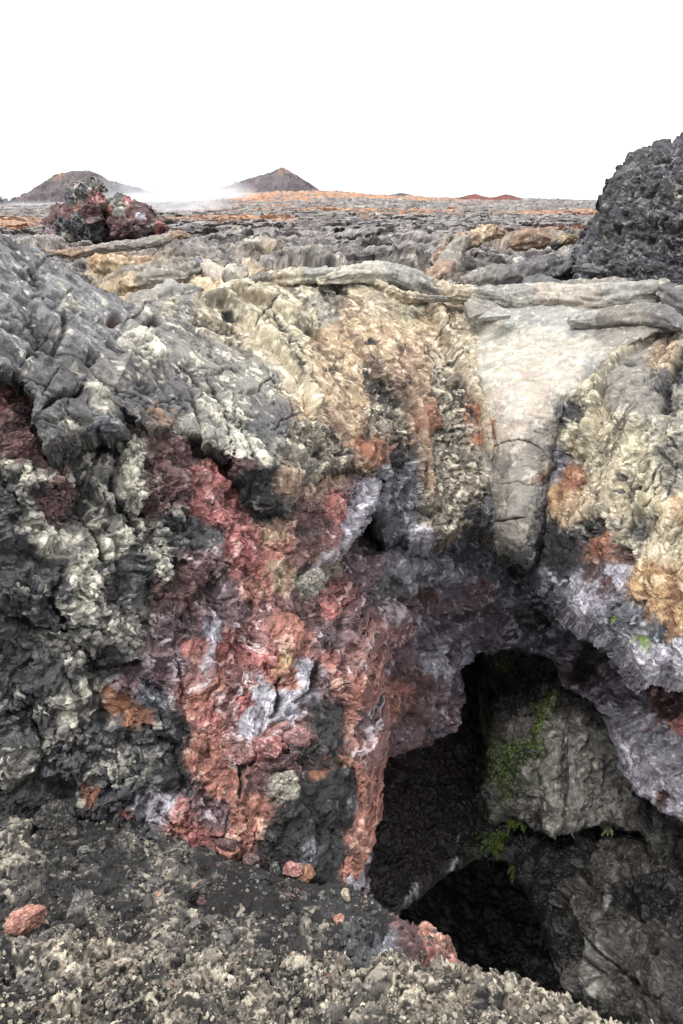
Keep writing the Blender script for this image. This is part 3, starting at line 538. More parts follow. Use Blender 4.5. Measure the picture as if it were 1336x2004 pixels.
wall_poly = [(940,1540),(1660,1540),(1660,2180),(1180,2180),(1122,1965),(1108,1939),(1083,1884),(1068,1824),(1048,1784),(1018,1729),(1000,1700),(975,1688),(950,1690),(935,1650)]
wall_depth = [(940,1540,7.8),(1060,1640,6.3),(950,1690,6.2),(1020,1730,6.0),(1070,1830,5.3),(1115,1955,4.6),(1200,1700,5.5),(1200,1850,4.7),(1200,2004,4.0),(1336,1720,5.4),(1336,1850,4.4),(1336,2004,3.7),(1660,1700,4.8),(1660,2180,3.0),(1180,2180,3.3),(1300,1560,7.2)]
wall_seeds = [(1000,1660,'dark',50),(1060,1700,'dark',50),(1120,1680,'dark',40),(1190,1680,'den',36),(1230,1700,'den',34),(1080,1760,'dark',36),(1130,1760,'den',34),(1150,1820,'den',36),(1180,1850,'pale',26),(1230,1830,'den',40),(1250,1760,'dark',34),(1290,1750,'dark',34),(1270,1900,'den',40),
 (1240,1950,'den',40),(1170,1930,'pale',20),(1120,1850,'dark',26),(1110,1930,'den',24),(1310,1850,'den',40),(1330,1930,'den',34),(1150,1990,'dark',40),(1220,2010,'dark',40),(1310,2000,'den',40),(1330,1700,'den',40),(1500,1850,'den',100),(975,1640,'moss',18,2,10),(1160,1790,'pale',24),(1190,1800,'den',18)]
wall_feats = [('crack',[(1090,1740),(1120,1800),(1140,1850),(1170,1900)],6,.10,'dark'),('crack',[(1200,1870),(1240,1920),(1290,1960)],5,.08),('rope',[(1180,1700),(1210,1760),(1190,1830),(1170,1900)],24,.08),('lump',1220,1690,40,30,0,.10),('lump',1200,1830,50,40,0,.08),
 ('crack',[(1290,1860),(1336,1890)],5,.07),('crack',[(1160,1830),(1190,1880),(1250,1920),(1270,1990)],3,.07,'dark'),('crack',[(1230,1720),(1250,1790),(1300,1830)],4,.08,'dark'),('crack',[(1140,1700),(1170,1760),(1160,1800)],3,.06),('ledge',[(1120,1760),(1180,1775),(1240,1760),(1300,1790)],14,.07),('lump',1180,1850,36,54,15,.12),('lump',1280,1880,50,36,0,.10),('lump',1250,1740,34,26,0,.09),('lump',1140,1920,30,40,0,.08),('crack',[(1120,1650),(1200,1660),(1250,1720),(1336,1740)],8,.12,'dark'),('lump',1290,1930,50,50,0,.08)]
rwall = Layer(wall_poly, wall_depth, wall_seeds, feats=wall_feats, roll=(14, .04), wob=(9, .03), seed=5, back=(0, .8, .1), backlen=1.2, warp=16, fq=.7, amp=1.7, step=STEP*1.15)

inner_poly = [(600,1240),(1060,1240),(1060,1560),(1000,1640),(950,1680),(928,1684),(893,1704),(858,1729),(818,1759),(790,1784),(760,1820),(640,1860),(560,1700)]
inner_depth = [(600,1240,6.6),(720,1300,7.2),(720,1500,6.5),(760,1650,5.7),(660,1800,4.5),(800,1780,5.0),(930,1690,5.9),(930,1500,7.3),(1000,1280,10.4),(1060,1500,7.6),(850,1400,7.7)]
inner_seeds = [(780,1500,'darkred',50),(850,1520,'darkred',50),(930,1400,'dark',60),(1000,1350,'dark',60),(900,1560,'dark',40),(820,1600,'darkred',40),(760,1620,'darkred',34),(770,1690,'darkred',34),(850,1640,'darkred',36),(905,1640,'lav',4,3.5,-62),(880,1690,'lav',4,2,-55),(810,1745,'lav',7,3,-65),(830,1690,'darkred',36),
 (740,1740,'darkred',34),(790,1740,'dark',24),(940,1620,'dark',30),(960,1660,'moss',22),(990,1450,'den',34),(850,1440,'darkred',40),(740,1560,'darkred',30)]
inner = Layer(inner_poly, inner_depth, inner_seeds, roll=(26, .05), wob=(6, .03), seed=6, back=(0, .7, .4), backlen=1.0, warp=15, fq=.8, amp=1.2, step=STEP*1.3)
deep_poly = [(500,1080),(1700,1080),(1700,2250),(560,2250),(480,1700)]
deep_depth = [(500,1080,8.8),(1100,1080,11.5),(1700,1080,9.),(950,1400,10.5),(950,1800,7.6),(560,2000,5.0),(1100,2200,5.0),(1700,2200,4.2),(1700,1600,7.0),(480,1700,5.6)]
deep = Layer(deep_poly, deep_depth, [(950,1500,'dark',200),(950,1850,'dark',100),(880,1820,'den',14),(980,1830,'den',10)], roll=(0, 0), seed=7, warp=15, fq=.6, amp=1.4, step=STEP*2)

# ---- where the photographer stands: a black ledge sloping into the pit, then the pale clinker ridge
ledge_poly = [(-320,1560),(0,1586),(60,1598),(115,1604),(200,1602),(240,1618),(300,1619),(350,1644),(400,1654),(440,1669),(480,1694),(540,1704),(600,1724),(668,1734),(712,1742),(737,1757),(770,1780),(800,1800),(850,1816),(876,1836),(892,1866),(904,1892),
 (960,1960),(1100,2040),(1100,2200),(-320,2200)]
ledge_depth = [(-320,1560,2.8),(-320,1900,1.5),(-320,2200,1.1),(0,1590,2.75),(0,1700,2.1),(0,1850,1.6),(0,2200,1.05),(240,1610,2.75),(300,1750,2.0),(300,1900,1.5),(480,1690,2.55),(480,1850,1.7),(700,1742,2.5),(700,1850,1.75),(660,1800,2.0),(850,1815,1.95),(890,1870,1.75),(780,1900,1.55),(960,1960,1.45),(900,2200,1.05),(1100,2100,1.15)]
ledge_seeds = [(20,1610,'gravel',34),(60,1690,'gravel',34),(120,1680,'dkgravel',40),(30,1760,'gravel',34),(110,1750,'dkgravel',40),(80,1650,'dkgravel',24),(170,1640,'dkgravel',24),(200,1690,'dkgravel',36),(170,1740,'dkgravel',26),(230,1760,'dkgravel',30),(260,1650,'gravel',24),(270,1690,'dkgravel',30),(140,1700,'gravel',30),(310,1670,'gravel',34),(340,1690,'gravel',34),(360,1720,'gravel',28),
 (290,1740,'gravel',36),(250,1790,'dkgravel',40),(420,1690,'dkgravel',34),(470,1720,'soil',34),(430,1760,'soil',30),(500,1760,'soil',34),(360,1780,'gravel',34),(310,1800,'gravel',34),(420,1810,'gravel',40),(480,1800,'gravel',40),(540,1740,'dkgravel',34),(560,1760,'soil',30),(590,1780,'dkgravel',30),(620,1820,'gravel',34),(560,1830,'dkgravel',40),
 (640,1760,'char',34),(700,1770,'char',30),(720,1800,'char',34),(700,1850,'black',36),(740,1850,'blue',24),(770,1790,'maroon',14,2,45),(800,1820,'maroon',18),(850,1830,'redor',18),(870,1870,'redor',20),(820,1870,'maroon',22),(800,1845,'maroon',14),(160,1830,'gravel',40),(60,1840,'dkgravel',40),(650,1840,'soil',28),(960,1960,'maroon',34),(840,1910,'maroon',20)]
ledge_feats = [('lump',110,1622,50,20,5,.05,'dkgravel'),('lump',150,1790,42,26,25,.07,'dkgravel'),('lump',30,1620,40,30,0,.07,'gravel'),('lump',345,1695,40,26,10,.06,'gravel'),('lump',430,1765,60,26,5,.05,'soil'),('lump',500,1760,40,16,10,.03,'soil'),
 ('lump',360,1760,30,22,0,.05,'dkgravel'),('lump',70,1700,60,30,0,.06,'gravel'),('lump',40,1850,50,20,0,-.05,'char'),('lump',200,1740,60,34,0,-.07,'dkgravel'),('lump',700,1790,60,40,25,.07,'char'),('lump',860,1850,30,34,45,.05,'redor'),('lump',240,1830,60,40,0,-.04)]
ledge_feats = [f[:6]+(f[6]*.7,)+f[7:] for f in ledge_feats]
ledge = Layer(ledge_poly, ledge_depth, ledge_seeds, feats=ledge_feats, roll=(26, .05), wob=(8, .04), seed=8, back=(.1, .3, -1.0), backlen=1.0, warp=12, fq=1.5, amp=.8)
ridge_poly = [(-320,1800),(0,1840),(120,1838),(220,1845),(330,1850),(430,1862),(520,1868),(600,1880),(668,1881),(743,1873),(818,1879),(893,1889),(948,1904),(1008,1909),(1058,1924),(1098,1944),(1148,1979),(1218,2002),(1336,2030),(1640,2060),(1640,2330),(-320,2330)]
ridge_depth = [(-320,1800,1.55),(0,1840,1.5),(-320,2330,.82),(300,1850,1.5),(300,2000,1.15),(0,2000,1.15),(668,1880,1.5),(668,2000,1.2),(900,1890,1.5),(1060,1925,1.42),(1218,2002,1.25),(1336,2040,1.18),(1640,2060,1.15),(1640,2330,.8),(668,2330,.82)]
ridge_seeds = [(0,1900,'char',30),(20,1960,'dkgravel',40),(60,1870,'gravel',30),(130,1880,'tangravel',40),(120,1930,'dkgravel',30),(150,1980,'tangravel',40),(230,1900,'tangravel',45),(250,1980,'gravel',45),(330,1880,'gravel',34),(340,1950,'tangravel',45),(430,1910,'tangravel',45),(420,1990,'gravel',45),(520,1900,'gravel',40),(520,1970,'tangravel',45),(600,1920,'gravel',40),
 (660,1900,'tangravel',50),(700,1960,'gravel',50),(760,1890,'tangravel',34),(800,1950,'tangravel',50),(880,1920,'tangravel',50),(960,1960,'gravel',50),(1040,1960,'tangravel',50),(1120,1990,'tangravel',45),(1200,2010,'tangravel',40),(1400,2100,'tangravel',100),(600,2200,'gravel',200),(560,1940,'dkgravel',24),(300,1920,'dkgravel',26)]
ridge_feats = [('lump',130,1885,60,26,-10,.05,'tangravel'),('lump',620,1885,60,30,5,.05,'tangravel'),('lump',40,1920,50,34,0,-.05,'char'),('lump',760,1885,40,14,0,.03),('lump',900,1900,40,12,0,.02),('lump',440,1890,60,20,15,.03)]
ridge_l = Layer(ridge_poly, ridge_depth, ridge_seeds, feats=ridge_feats, roll=(24, .05), wob=(9, .04), seed=9, back=(.1, .2, -1.0), backlen=.6, warp=12, fq=1.7, amp=.8)

# ---- the smooth tongue of lava hanging over the cave mouth
tongue_poly = [(905,628),(935,600),(1000,585),(1100,585),(1200,590),(1330,592),(1330,640),(1246,668),(1206,698),(1180,726),(1146,758),(1112,790),(1096,850),(1086,930),(1082,1000),(1072,1055),(1048,1105),(1012,1088),(984,1068),(966,1045),(962,1000),(960,900),(946,840),(932,770),(918,700)]
tongue_depth = [(905,628,9.25),(1000,590,9.2),(1000,640,8.75),(1100,590,8.9),(1100,640,8.4),(1200,600,8.6),(1330,592,8.3),(1330,640,7.3),(1230,660,7.5),(930,740,7.95),(1000,750,7.55),(1060,750,7.4),(1130,750,7.2),(950,850,7.2),(1015,850,6.85),(1080,850,6.8),(962,1000,6.45),(1015,1000,6.15),(1078,1000,6.2),(1020,1085,5.98),(1180,700,7.4)]
tongue_seeds = [(960,650,'slab',40),(1000,630,'slabmist',34),(1060,620,'slabmist',34),(1130,640,'slabmist',34),(1200,640,'slabgrey',40),(1290,625,'slabgrey',40),(1050,680,'slab',60),(1120,690,'slab',50),(980,720,'slab',40),(1030,740,'slabpink',40),(1100,740,'slab',40),(1150,715,'slabmist',26),(960,790,'slabpink',30),(1010,790,'slab',40),(1050,800,'slabpink',34),
 (1085,790,'slabgrey',24),(945,800,'slabpink',16),(1000,850,'slabpink',36),(1050,860,'slabgrey',30),(1078,880,'dkplate',26),(990,910,'slabgrey',34),(1030,930,'slabgrey',34),(1000,980,'slabgrey',34),(1060,960,'dkplate',30),(1010,1030,'slabgrey',34),(1000,1060,'slabgrey',26),(1050,1050,'char',24),(1070,1000,'char',20),(1035,1080,'dkplate',20),(1100,810,'dkplate',18),(960,850,'rust',9,2.5,80)]
tongue_feats = [('crack',[(952,873),(980,866),(1010,860),(1035,863),(1060,880)],1.4,.04,'char'),('crack',[(975,949),(1010,944),(1050,950),(1072,945)],1.,.03),('crack',[(964,1024),(990,1020),(1024,1014)],1.5,.045,'char'),('crack',[(1010,808),(1045,815),(1072,822)],1.,.02),('crack',[(1000,742),(1050,745),(1085,742)],1.2,.02),('crack',[(1045,845),(1062,850),(1075,862)],1.,.02),
 ('lump',978,748,12,8,10,-.03),('lump',1056,930,30,8,-35,.03,'brown'),('ledge',[(1030,940),(1060,915),(1082,895)],8,.04),('lump',1000,1040,40,50,0,.03)]
tongue = Layer(tongue_poly, tongue_depth, tongue_seeds, psi=PSI, feats=tongue_feats, roll=(36, .04), wob=(9, .035), seed=10, back=(0, .3, -.3), backlen=.5, warp=16)
tag(tongue.build('lava_tongue', M_SMOOTH), 'smooth cream tongue of solid lava, cracked across, hanging over the cave mouth', 'lava flow')

tag(ledge.build('ground', M_ROCK), 'black rubble covered ledge sloping down to the pit edge with a red lip', kind='structure')
tag(ridge_l.build('ground_ridge', M_ROCK), 'pale tan crumbly clinker ridge nearest the camera', kind='structure')
tag(face.build('rock_face', M_ROCK), 'rough black and brick red rock face of the pit under the grey crust', kind='structure')
tag(crust.build('lava_crust_terrain', M_ROCK), 'grey, tan and yellow draped lava crust over the cave mouth', kind='structure')
tag(arch.build('cave_arch', M_ROCK), 'purple and maroon inner arch of the cave mouth', kind='structure')
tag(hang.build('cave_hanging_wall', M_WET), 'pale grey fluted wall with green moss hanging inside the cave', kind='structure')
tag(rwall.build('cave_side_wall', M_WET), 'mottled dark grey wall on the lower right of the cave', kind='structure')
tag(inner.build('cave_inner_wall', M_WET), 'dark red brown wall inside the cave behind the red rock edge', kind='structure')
tag(deep.build('cave_back_wall', M_WET), 'back of the cave, its shade painted black', kind='structure')
# ================================================================== the lava plain from the pit's far rim to the horizon
HZ = np.array([(-700,410),(-300,412),(0,407),(180,398),(330,390),(440,384),(540,376),(650,374),(720,381),(830,387),(1000,389),(1130,394),(1336,396),(2000,396)], float)
def plain_z(X, Y):
    """the smooth lie of the plain"""
    Y = np.maximum(Y, .5)
    yr = (CY-HZ[:, 1])/FOC; a = (-SP+yr*CP)/(CP+yr*SP)
    hx = CX+X/Y*(FOC*.93)
    za = 1.65+np.interp(hx, HZ[:, 0], a)*300
    s = np.clip((Y-9)/291, 0, 1)**.9
    z = .38+(za-.38)*s*s*(1.2-.2*s)-np.clip(Y-300, 0, None)*.02
    return z
def ground_at(x, y):
    """where the line of sight through (x, y) meets the plain"""
    d = ray(x, y); Y = 30.
    for _ in range(40):
        z = float(plain_z(np.array([d[0]/d[1]*Y]), np.array([Y]))[0]); t = (z-1.65)/(d[2]/d[1])
        Y = .5*Y+.5*min(max(t, 6), 320) if t > 0 else Y*1.2
    return np.array([d[0]/d[1]*Y, Y])
def grow_plain():
    c = 2.6 if STEP < 2 else 4.4
    px = np.arange(-620, 1960, c); n = len(px)
    Ys = [4.8]; k = .0042 if STEP < 2 else .007
    while Ys[-1] < 420: Ys.append(Ys[-1]*(1+k+.00002*Ys[-1]))
    Ys += [480, 560, 700, 1000, 1600, 3000, 6000]; Ys = np.array(Ys); m = len(Ys)
    Xg = (px[None]-CX)/(FOC*.93)*Ys[:, None]; Yg = np.repeat(Ys[:, None], n, 1)
    X = Xg.ravel(); Y = Yg.ravel(); N = len(X)
    p = np.stack([X, Y, np.zeros(N)], -1)
    z = plain_z(X, Y); 
    far = sstep(12, 60, Y)
    wv = np.stack([fbm(p*.5, 3, seed=301), fbm(p*.5+40, 3, seed=302), np.zeros(N)], -1)
    w1, w1b, c1, o1 = worley(p*.55*np.array([.8, 1, 1])+wv*.45, 31); w2, w2b, c2, o2 = worley(p*1.7*np.array([.7, 1, 1])+wv*.9, 32); w3, w3b, c3, o3 = worley(p*5.+wv*2, 33)
    nearb = np.exp(-((Y-9)/7)**2)
    h = .20*fbm(p*.3, 4, .45, seed=303)+.10*fbm(p*.9, 5, .5, seed=304, mode=2)
    h += (c1[:, 0]-.5)*.30+(o1[:, :2]*(c1[:, 1:]-.5)).sum(-1)*.5-.34*np.exp(-(w1b-w1)/.07)
    h += .5*((c2[:, 0]-.5)*.24+(o2[:, :2]*(c2[:, 1:]-.5)).sum(-1)*.32-.24*np.exp(-(w2b-w2)/.08))
    step_ = (c2[:, 0]-.5)*.26+(c1[:, 0]-.5)*.22+(c3[:, 0]-.5)*.06*(1-far); h += step_*(.3+.7*sstep(10, 20, Y)); h *= .55+.45*sstep(10, 22, Y)
    h += ((.5-w1*w1*1.5)*.22+(.5-w2*w2*1.4)*.15*sstep(-.3, .3, fbm(p*.4+5, 3, seed=299)))*sstep(26, 11, Y)
    h += (.05*(.5-w3)+(c3[:, 0]-.5)*.03)*(1-far)+.05*fbm(p*6, 4, .55, seed=305)+.05*fbm(p*2.6, 4, .5, seed=309, mode=2)*(1-.5*far)
    rop = np.sin((p[:, 1]+wv[:, 0]*1.5)*34+fbm(p*2., 2, seed=306)*5)*.03*np.clip(fbm(p*.6+7, 2, seed=307)*2, 0, 1)*(1-far)
    big = sstep(60, 200, Y)
    h = h*(1-.45*sstep(14, 40, Y))
    h = h*(1+.9*big)+big*.5*fbm(p*np.array([.03, .06, 1]), 4, seed=308)+rop
    h *= sstep(5.0, 10.5, Y)*.6+.4
    z = z+h
    rim = np.interp(CX+X/Y*(FOC*.93), [-600, 100, 190, 330, 430, 560, 720, 900, 1100, 1336, 1620], [5.0, 5.2, 5.5, 6.7, 7.9, 8.7, 9.3, 9.7, 9.4, 8.9, 7.6])
    z = z-sstep(.5, -.2, Y-rim)*.8
    A, B, C = lin((142,137,135)), lin((94,90,91)), lin((184,177,166))
    n1 = fbm(p*np.array([.25, .5, 1]), 5, .6, seed=311); n2 = fbm(p*3., 4, .6, seed=312)
    col = A+(B-A)*sstep(-.3, .35, n1*.6+n2*.35+(c2[:, 1]-.5)*.9)[:, None]
    col = col+(C-col)*(sstep(.15, .5, n2*.5+(c1[:, 2]-.5)*.8)*.6)[:, None]
    tan_, tan2, org, brn = lin((200,180,146)), lin((172,152,124)), lin((202,146,104)), lin((142,116,98))
    hx = CX+X/Y*(FOC*.93)
    tn = tan_+(tan2-tan_)*sstep(-.3, .4, n2)[:, None]
    m1 = sstep(-.25, .35, .9-(Y-8)/6+n1*.8-.3*sstep(900, 1300, hx))*sstep(1100, 700, hx+(n1*200)); col = col+(tn-col)*(m1*.8)[:, None]
    # rusty bands where fumes have stained the crust
    e = fbm(np.stack([X*.04, Y*.09, np.zeros(N)], -1), 5, .6, seed=313)
    og = org+(brn-org)*sstep(-.2, .4, n2)[:, None]
    b1 = sstep(.0, .3, e+.25-np.abs((Y-78)/34)*.5)*sstep(300, 700, hx+e*300)
    b2 = sstep(.0, .3, e+.55-np.abs((Y-240)/110)*.7)*sstep(380, 520, hx)*sstep(1000, 760, hx)
    b3 = sstep(.0, .3, e+.35-np.abs((Y-50)/26)*.6)*sstep(260, 60, hx)
    b4 = sstep(.0, .3, e+.1-np.abs((Y-36)/8)*.5)*sstep(900, 1050, hx)
    col = col+(og-col)*np.clip(b1*.75+b2*.8+b3*.8+b4*.6, 0, .85)[:, None]
    col = col+(lin((120,110,112))-col)*(sstep(.25, .6, fbm(p*.18+80, 4, seed=314))*.45)[:, None]
    # swellings and hollows one can make out, the hollows' shade painted in dark
    for (x, y, rx, ry, hh, kc, mix) in [(500,490,1.55,1.5,.62,'lichen',.5),(560,500,1.2,1.2,.25,'ochre',.7),(470,475,.8,.9,.15,'lichen',.8),(620,500,1.2,1.1,.2,'lav',.4),(220,500,1.1,.8,.22,'ochre',.85),(250,505,.7,.5,.05,'orange',.6),(410,540,1.,1.2,.25,'slabgrey',.6),(300,560,1.2,1.,.2,'slabgrey',.5),
         (700,520,.75,.5,-.2,'char',.7),(690,510,.8,.25,-.15,'char',.6),(280,548,.5,.35,-.25,'darkred',.8),(235,520,.45,.2,-.35,'char',.7),(300,500,.7,.22,-.2,'char',.4),(1040,535,1.6,1.6,.35,'dkplate',.4),(960,540,.45,.4,-.35,'char',.8),(930,520,.8,.9,.35,'slabgrey',.4),(1150,545,1.6,1.1,.2,'dkplate',.5),
         (1060,512,1.5,.3,-.35,'char',.6),(1180,522,1.7,.3,-.4,'darkred',.7),(1020,470,1.5,1.6,.4,'ochre',.6),(950,455,1.,1.2,.5,'brown',.5),(1100,465,1.4,.8,.35,'tan',.4),(380,520,.7,.6,.3,'blue',.5),(420,520,.6,.9,.25,'slabpink',.4),(860,520,.6,1.2,.4,'slabgrey',.4),(1000,478,.5,.5,.25,'brown',.4)]:
        g = ground_at(x, y); r2 = ((X+wv[:, 0]*.3-g[0])/rx)**2+((Y+wv[:, 1]*.3-g[1])/ry)**2
        b = np.exp(-r2*1.3) if hh > 0 else 1/(1+r2**4)
        z = z+hh*.62*b; kk = KC[KN.index(kc)]; cc = kk[0]+(kk[1]-kk[0])*sstep(-.3, .4, n2)[:, None]
        col = col+(cc-col)*(np.clip(b*1.3, 0, 1)*mix*sstep(-.7, .2, n1+b))[:, None]
    c0_ = (col*(1+.3*fbm(p*11., 3, .6, seed=315)+.35*(c2[:, 2]-.5))[:, None])
    sx = (.10*fbm(p*1.7+3, 3, seed=316)*(1-far))
    I = np.arange(N).reshape(m, n)
    Fq = np.stack([I[:-1, :-1], I[:-1, 1:], I[1:, 1:], I[1:, :-1]], -1).reshape(-1, 4)
    Fq = Fq[(Y-rim)[Fq[:, 3]] > -.3]
    Pp = np.stack([X+sx, Y-np.clip(step_+.04, -.05, .4)*(.7+1.4*sstep(14, 24, Y))*sstep(10, 15, Y)*sstep(200, 90, Y), z], -1)
    ease = np.clip((30-Y.reshape(m, n))/12, 0, 1)
    G = Pp.reshape(m, n, 3)
    for it in range(10):                              # ease out steps that are stretched over a single face
        q = np.linalg.norm(np.diff(G, axis=0), axis=2); r_ = q/(np.abs(np.diff(Yg, axis=0))*1.0+.02); w_ = np.zeros((m, n)); w_[1:] = r_; w_[:-1] = np.maximum(w_[:-1], r_)
        w_ = np.clip((w_-1.6)/2.5, 0, 1)*.7*ease; w_ = np.maximum(w_, .12*ease)
        Lp = G.copy(); Lp[1:-1, 1:-1] = (G[:-2, 1:-1]+G[2:, 1:-1]+G[1:-1, :-2]+G[1:-1, 2:])/4
        G = G+(Lp-G)*w_[..., None]
    du = np.gradient(G, axis=1); dv = np.gradient(G, axis=0); Nn = np.cross(du, dv).reshape(-1, 3); Nn /= np.linalg.norm(Nn, axis=1)[:, None]+1e-9; Nn[Nn[:, 2] < 0] *= -1
    q = G.reshape(-1, 3); nr_ = sstep(60, 14, Y); f1, f1b, cc1, oo1 = worley(q*2.4, 41); f2, f2b, cc2, oo2 = worley(q*6.5, 42)
    dz = nr_*((.04*fbm(q*2.6, 6, .5, seed=321, mode=2)+.09*(oo1*(cc1-.5)).sum(-1)+.035*(oo2*(cc2-.5)).sum(-1))*(.6+.4*sstep(10, 20, Y))-.07*np.exp(-(f1b-f1)/.06)-.03*np.exp(-(f2b-f2)/.07))
    G = (q+Nn*dz[:, None]).reshape(m, n, 3)
    col = finish(c0_*(1+nr_*(.45*fbm(q*7., 5, .6, seed=322)+.35*(cc1[:, 1]-.5)+.25*(cc2[:, 1]-.5)))[:, None])
    fz = (.016*fbm(p*9., 4, .5, seed=317)+.02*fbm(p*22., 3, .5, seed=318, mode=2))*sstep(40, 8, Y)
    Pp = G.reshape(-1, 3); Pp[:, 2] += fz
    tag(mesh_obj('lava_plain', Pp, Fq, M_ROCK, col=col), 'grey lava plain with rusty bands running to the horizon', kind='structure')
grow_plain()

# the land to the sides of and behind the camera, one coarse sheet with the pit left open
def grow_land():
    ang = np.linspace(0, 2*math.pi, 97)[:-1]; rad = np.array([2.6, 3.4, 4.6, 7, 11, 18, 35, 70, 150, 400, 1500, 6000])
    V = []; 
    for r in rad:
        for a in ang:
            X, Y = r*math.sin(a), r*math.cos(a)
            V.append((X, Y-.6, .25*math.sin(X*1.3)*math.cos(Y*1.1)-.1+.3*math.sin(a*5+r)*min(1, r/9)-(.5 if r < 3 else 0)))
    V = np.array(V); n = len(ang); Fq = []
    for i in range(len(rad)-1):
        for j in range(n):
            am = ang[j] if ang[j] < math.pi else ang[j]-2*math.pi
            if -.95 < am < 1.75 and rad[i] < 7.5: continue          # the pit and the sheets modelled in detail
            if abs(am) < .62: continue
            Fq.append((i*n+j, i*n+(j+1) % n, (i+1)*n+(j+1) % n, (i+1)*n+j))
    col = np.tile(lin((130,126,124))*ALB, (len(V), 1))
    tag(mesh_obj('land', V, Fq, M_ROCK, col=col), 'lava ground round the camera', kind='structure')
grow_land()

# far cinder hills
def hill(name, prof, Y0, depth, label, cols, seed, grain=1.3):
    prof = np.array(prof, float); dx = .16 if STEP < 2 else .3
    xs = np.array([at(x, y, Y0)[0] for x, y in prof]); zs = np.array([at(x, y, Y0)[2] for x, y in prof])
    gx = np.arange(xs[0]-2, xs[-1]+2, dx*Y0/300); gy = np.linspace(-depth, depth, 70); X, Y = np.meshgrid(gx, gy); N = X.size
    base = plain_z(np.full(1, xs.mean()), np.full(1, Y0))[0]-4.
    top = np.interp(X.ravel(), xs, zs)
    p = np.stack([X.ravel(), Y.ravel(), np.full(N, seed*7.)], -1)
    pr = np.clip(1-np.abs(Y.ravel()/depth)**1.15, 0, 1)
    gully = fbm(p*np.array([.28, .06, 1]), 4, seed=seed, mode=2)
    z = base+(top-base)*pr+grain*(fbm(p*.35, 4, .55, seed=seed+4)+.6*gully)*np.clip(pr*3, 0, 1)*np.where(pr > .97, .35, 1)
    n = fbm(p*np.array([.12, .12, 1])+np.stack([0*z, 0*z, z*.2], -1), 4, .6, seed=seed+9); n2 = fbm(p*1.1, 3, seed=seed+12)
    A, B, C = [lin(c) for c in cols]
    col = A+(B-A)*sstep(-.2, .3, n+n2*.3)[:, None]; col = col+(C-col)*(sstep(.22, .45, fbm(p*.14+30, 4, seed=seed+20)+.1*n2))[:, None]
    I = np.arange(N).reshape(X.shape); Fq = np.stack([I[:-1, :-1], I[:-1, 1:], I[1:, 1:], I[1:, :-1]], -1).reshape(-1, 4)
    o = mesh_obj(name, np.stack([p[:, 0], p[:, 1]+Y0, z], -1), Fq, M_FAR, col=np.clip(col*ALB*(1+.3*n2+.35*gully)[:, None], .01, 1))
    tag(o, label, kind='structure')
hill('hill', [(-60,428),(0,406),(40,386),(70,368),(100,347),(118,338),(140,334),(172,333),(192,341),(212,352),(240,361),(268,365),(282,372),(308,373),(335,378),(370,384),(420,390),(470,402)], 300, 30, 'brown grey cinder cone on the left skyline', [(108,100,102),(84,78,82),(132,112,104)], 401)
hill('hill', [(360,404),(405,384),(430,370),(455,359),(475,353),(505,344),(520,341),(535,334),(553,327),(566,334),(585,346),(604,356),(616,366),(626,373),(660,384),(700,398)], 330, 26, 'pointed cinder cone on the middle skyline', [(108,100,104),(88,82,88),(132,112,104)], 431)
hill('hill', [(690,396),(740,384),(762,381),(784,377),(800,380),(826,388),(850,396)], 290, 8, 'low dark knoll on the skyline', [(92,84,88),(76,72,76),(110,96,94)], 451, .4)
hill('hill', [(870,398),(900,386),(918,381),(930,379),(945,384),(962,387),(978,383),(990,380),(1004,383),(1022,389),(1040,397)], 250, 8, 'low brick red knoll on the skyline', [(122,76,72),(100,66,66),(94,80,82)], 461, .4)
hill('hill', [(1060,399),(1080,392),(1092,388),(1104,391),(1130,396)], 240, 6, 'small grey knoll on the skyline', [(104,98,104),(90,86,92),(120,112,112)], 471, .3)
hill('distant_mountain', [(1000,400),(1080,392),(1110,388),(1140,387),(1160,385),(1175,388),(1250,398),(1300,402)], 5200, 400, 'pale blue mountain far away beside the right hand mound', [(208,218,228),(190,204,218),(220,226,232)], 481, 6)  # distance haze painted into its pale blue
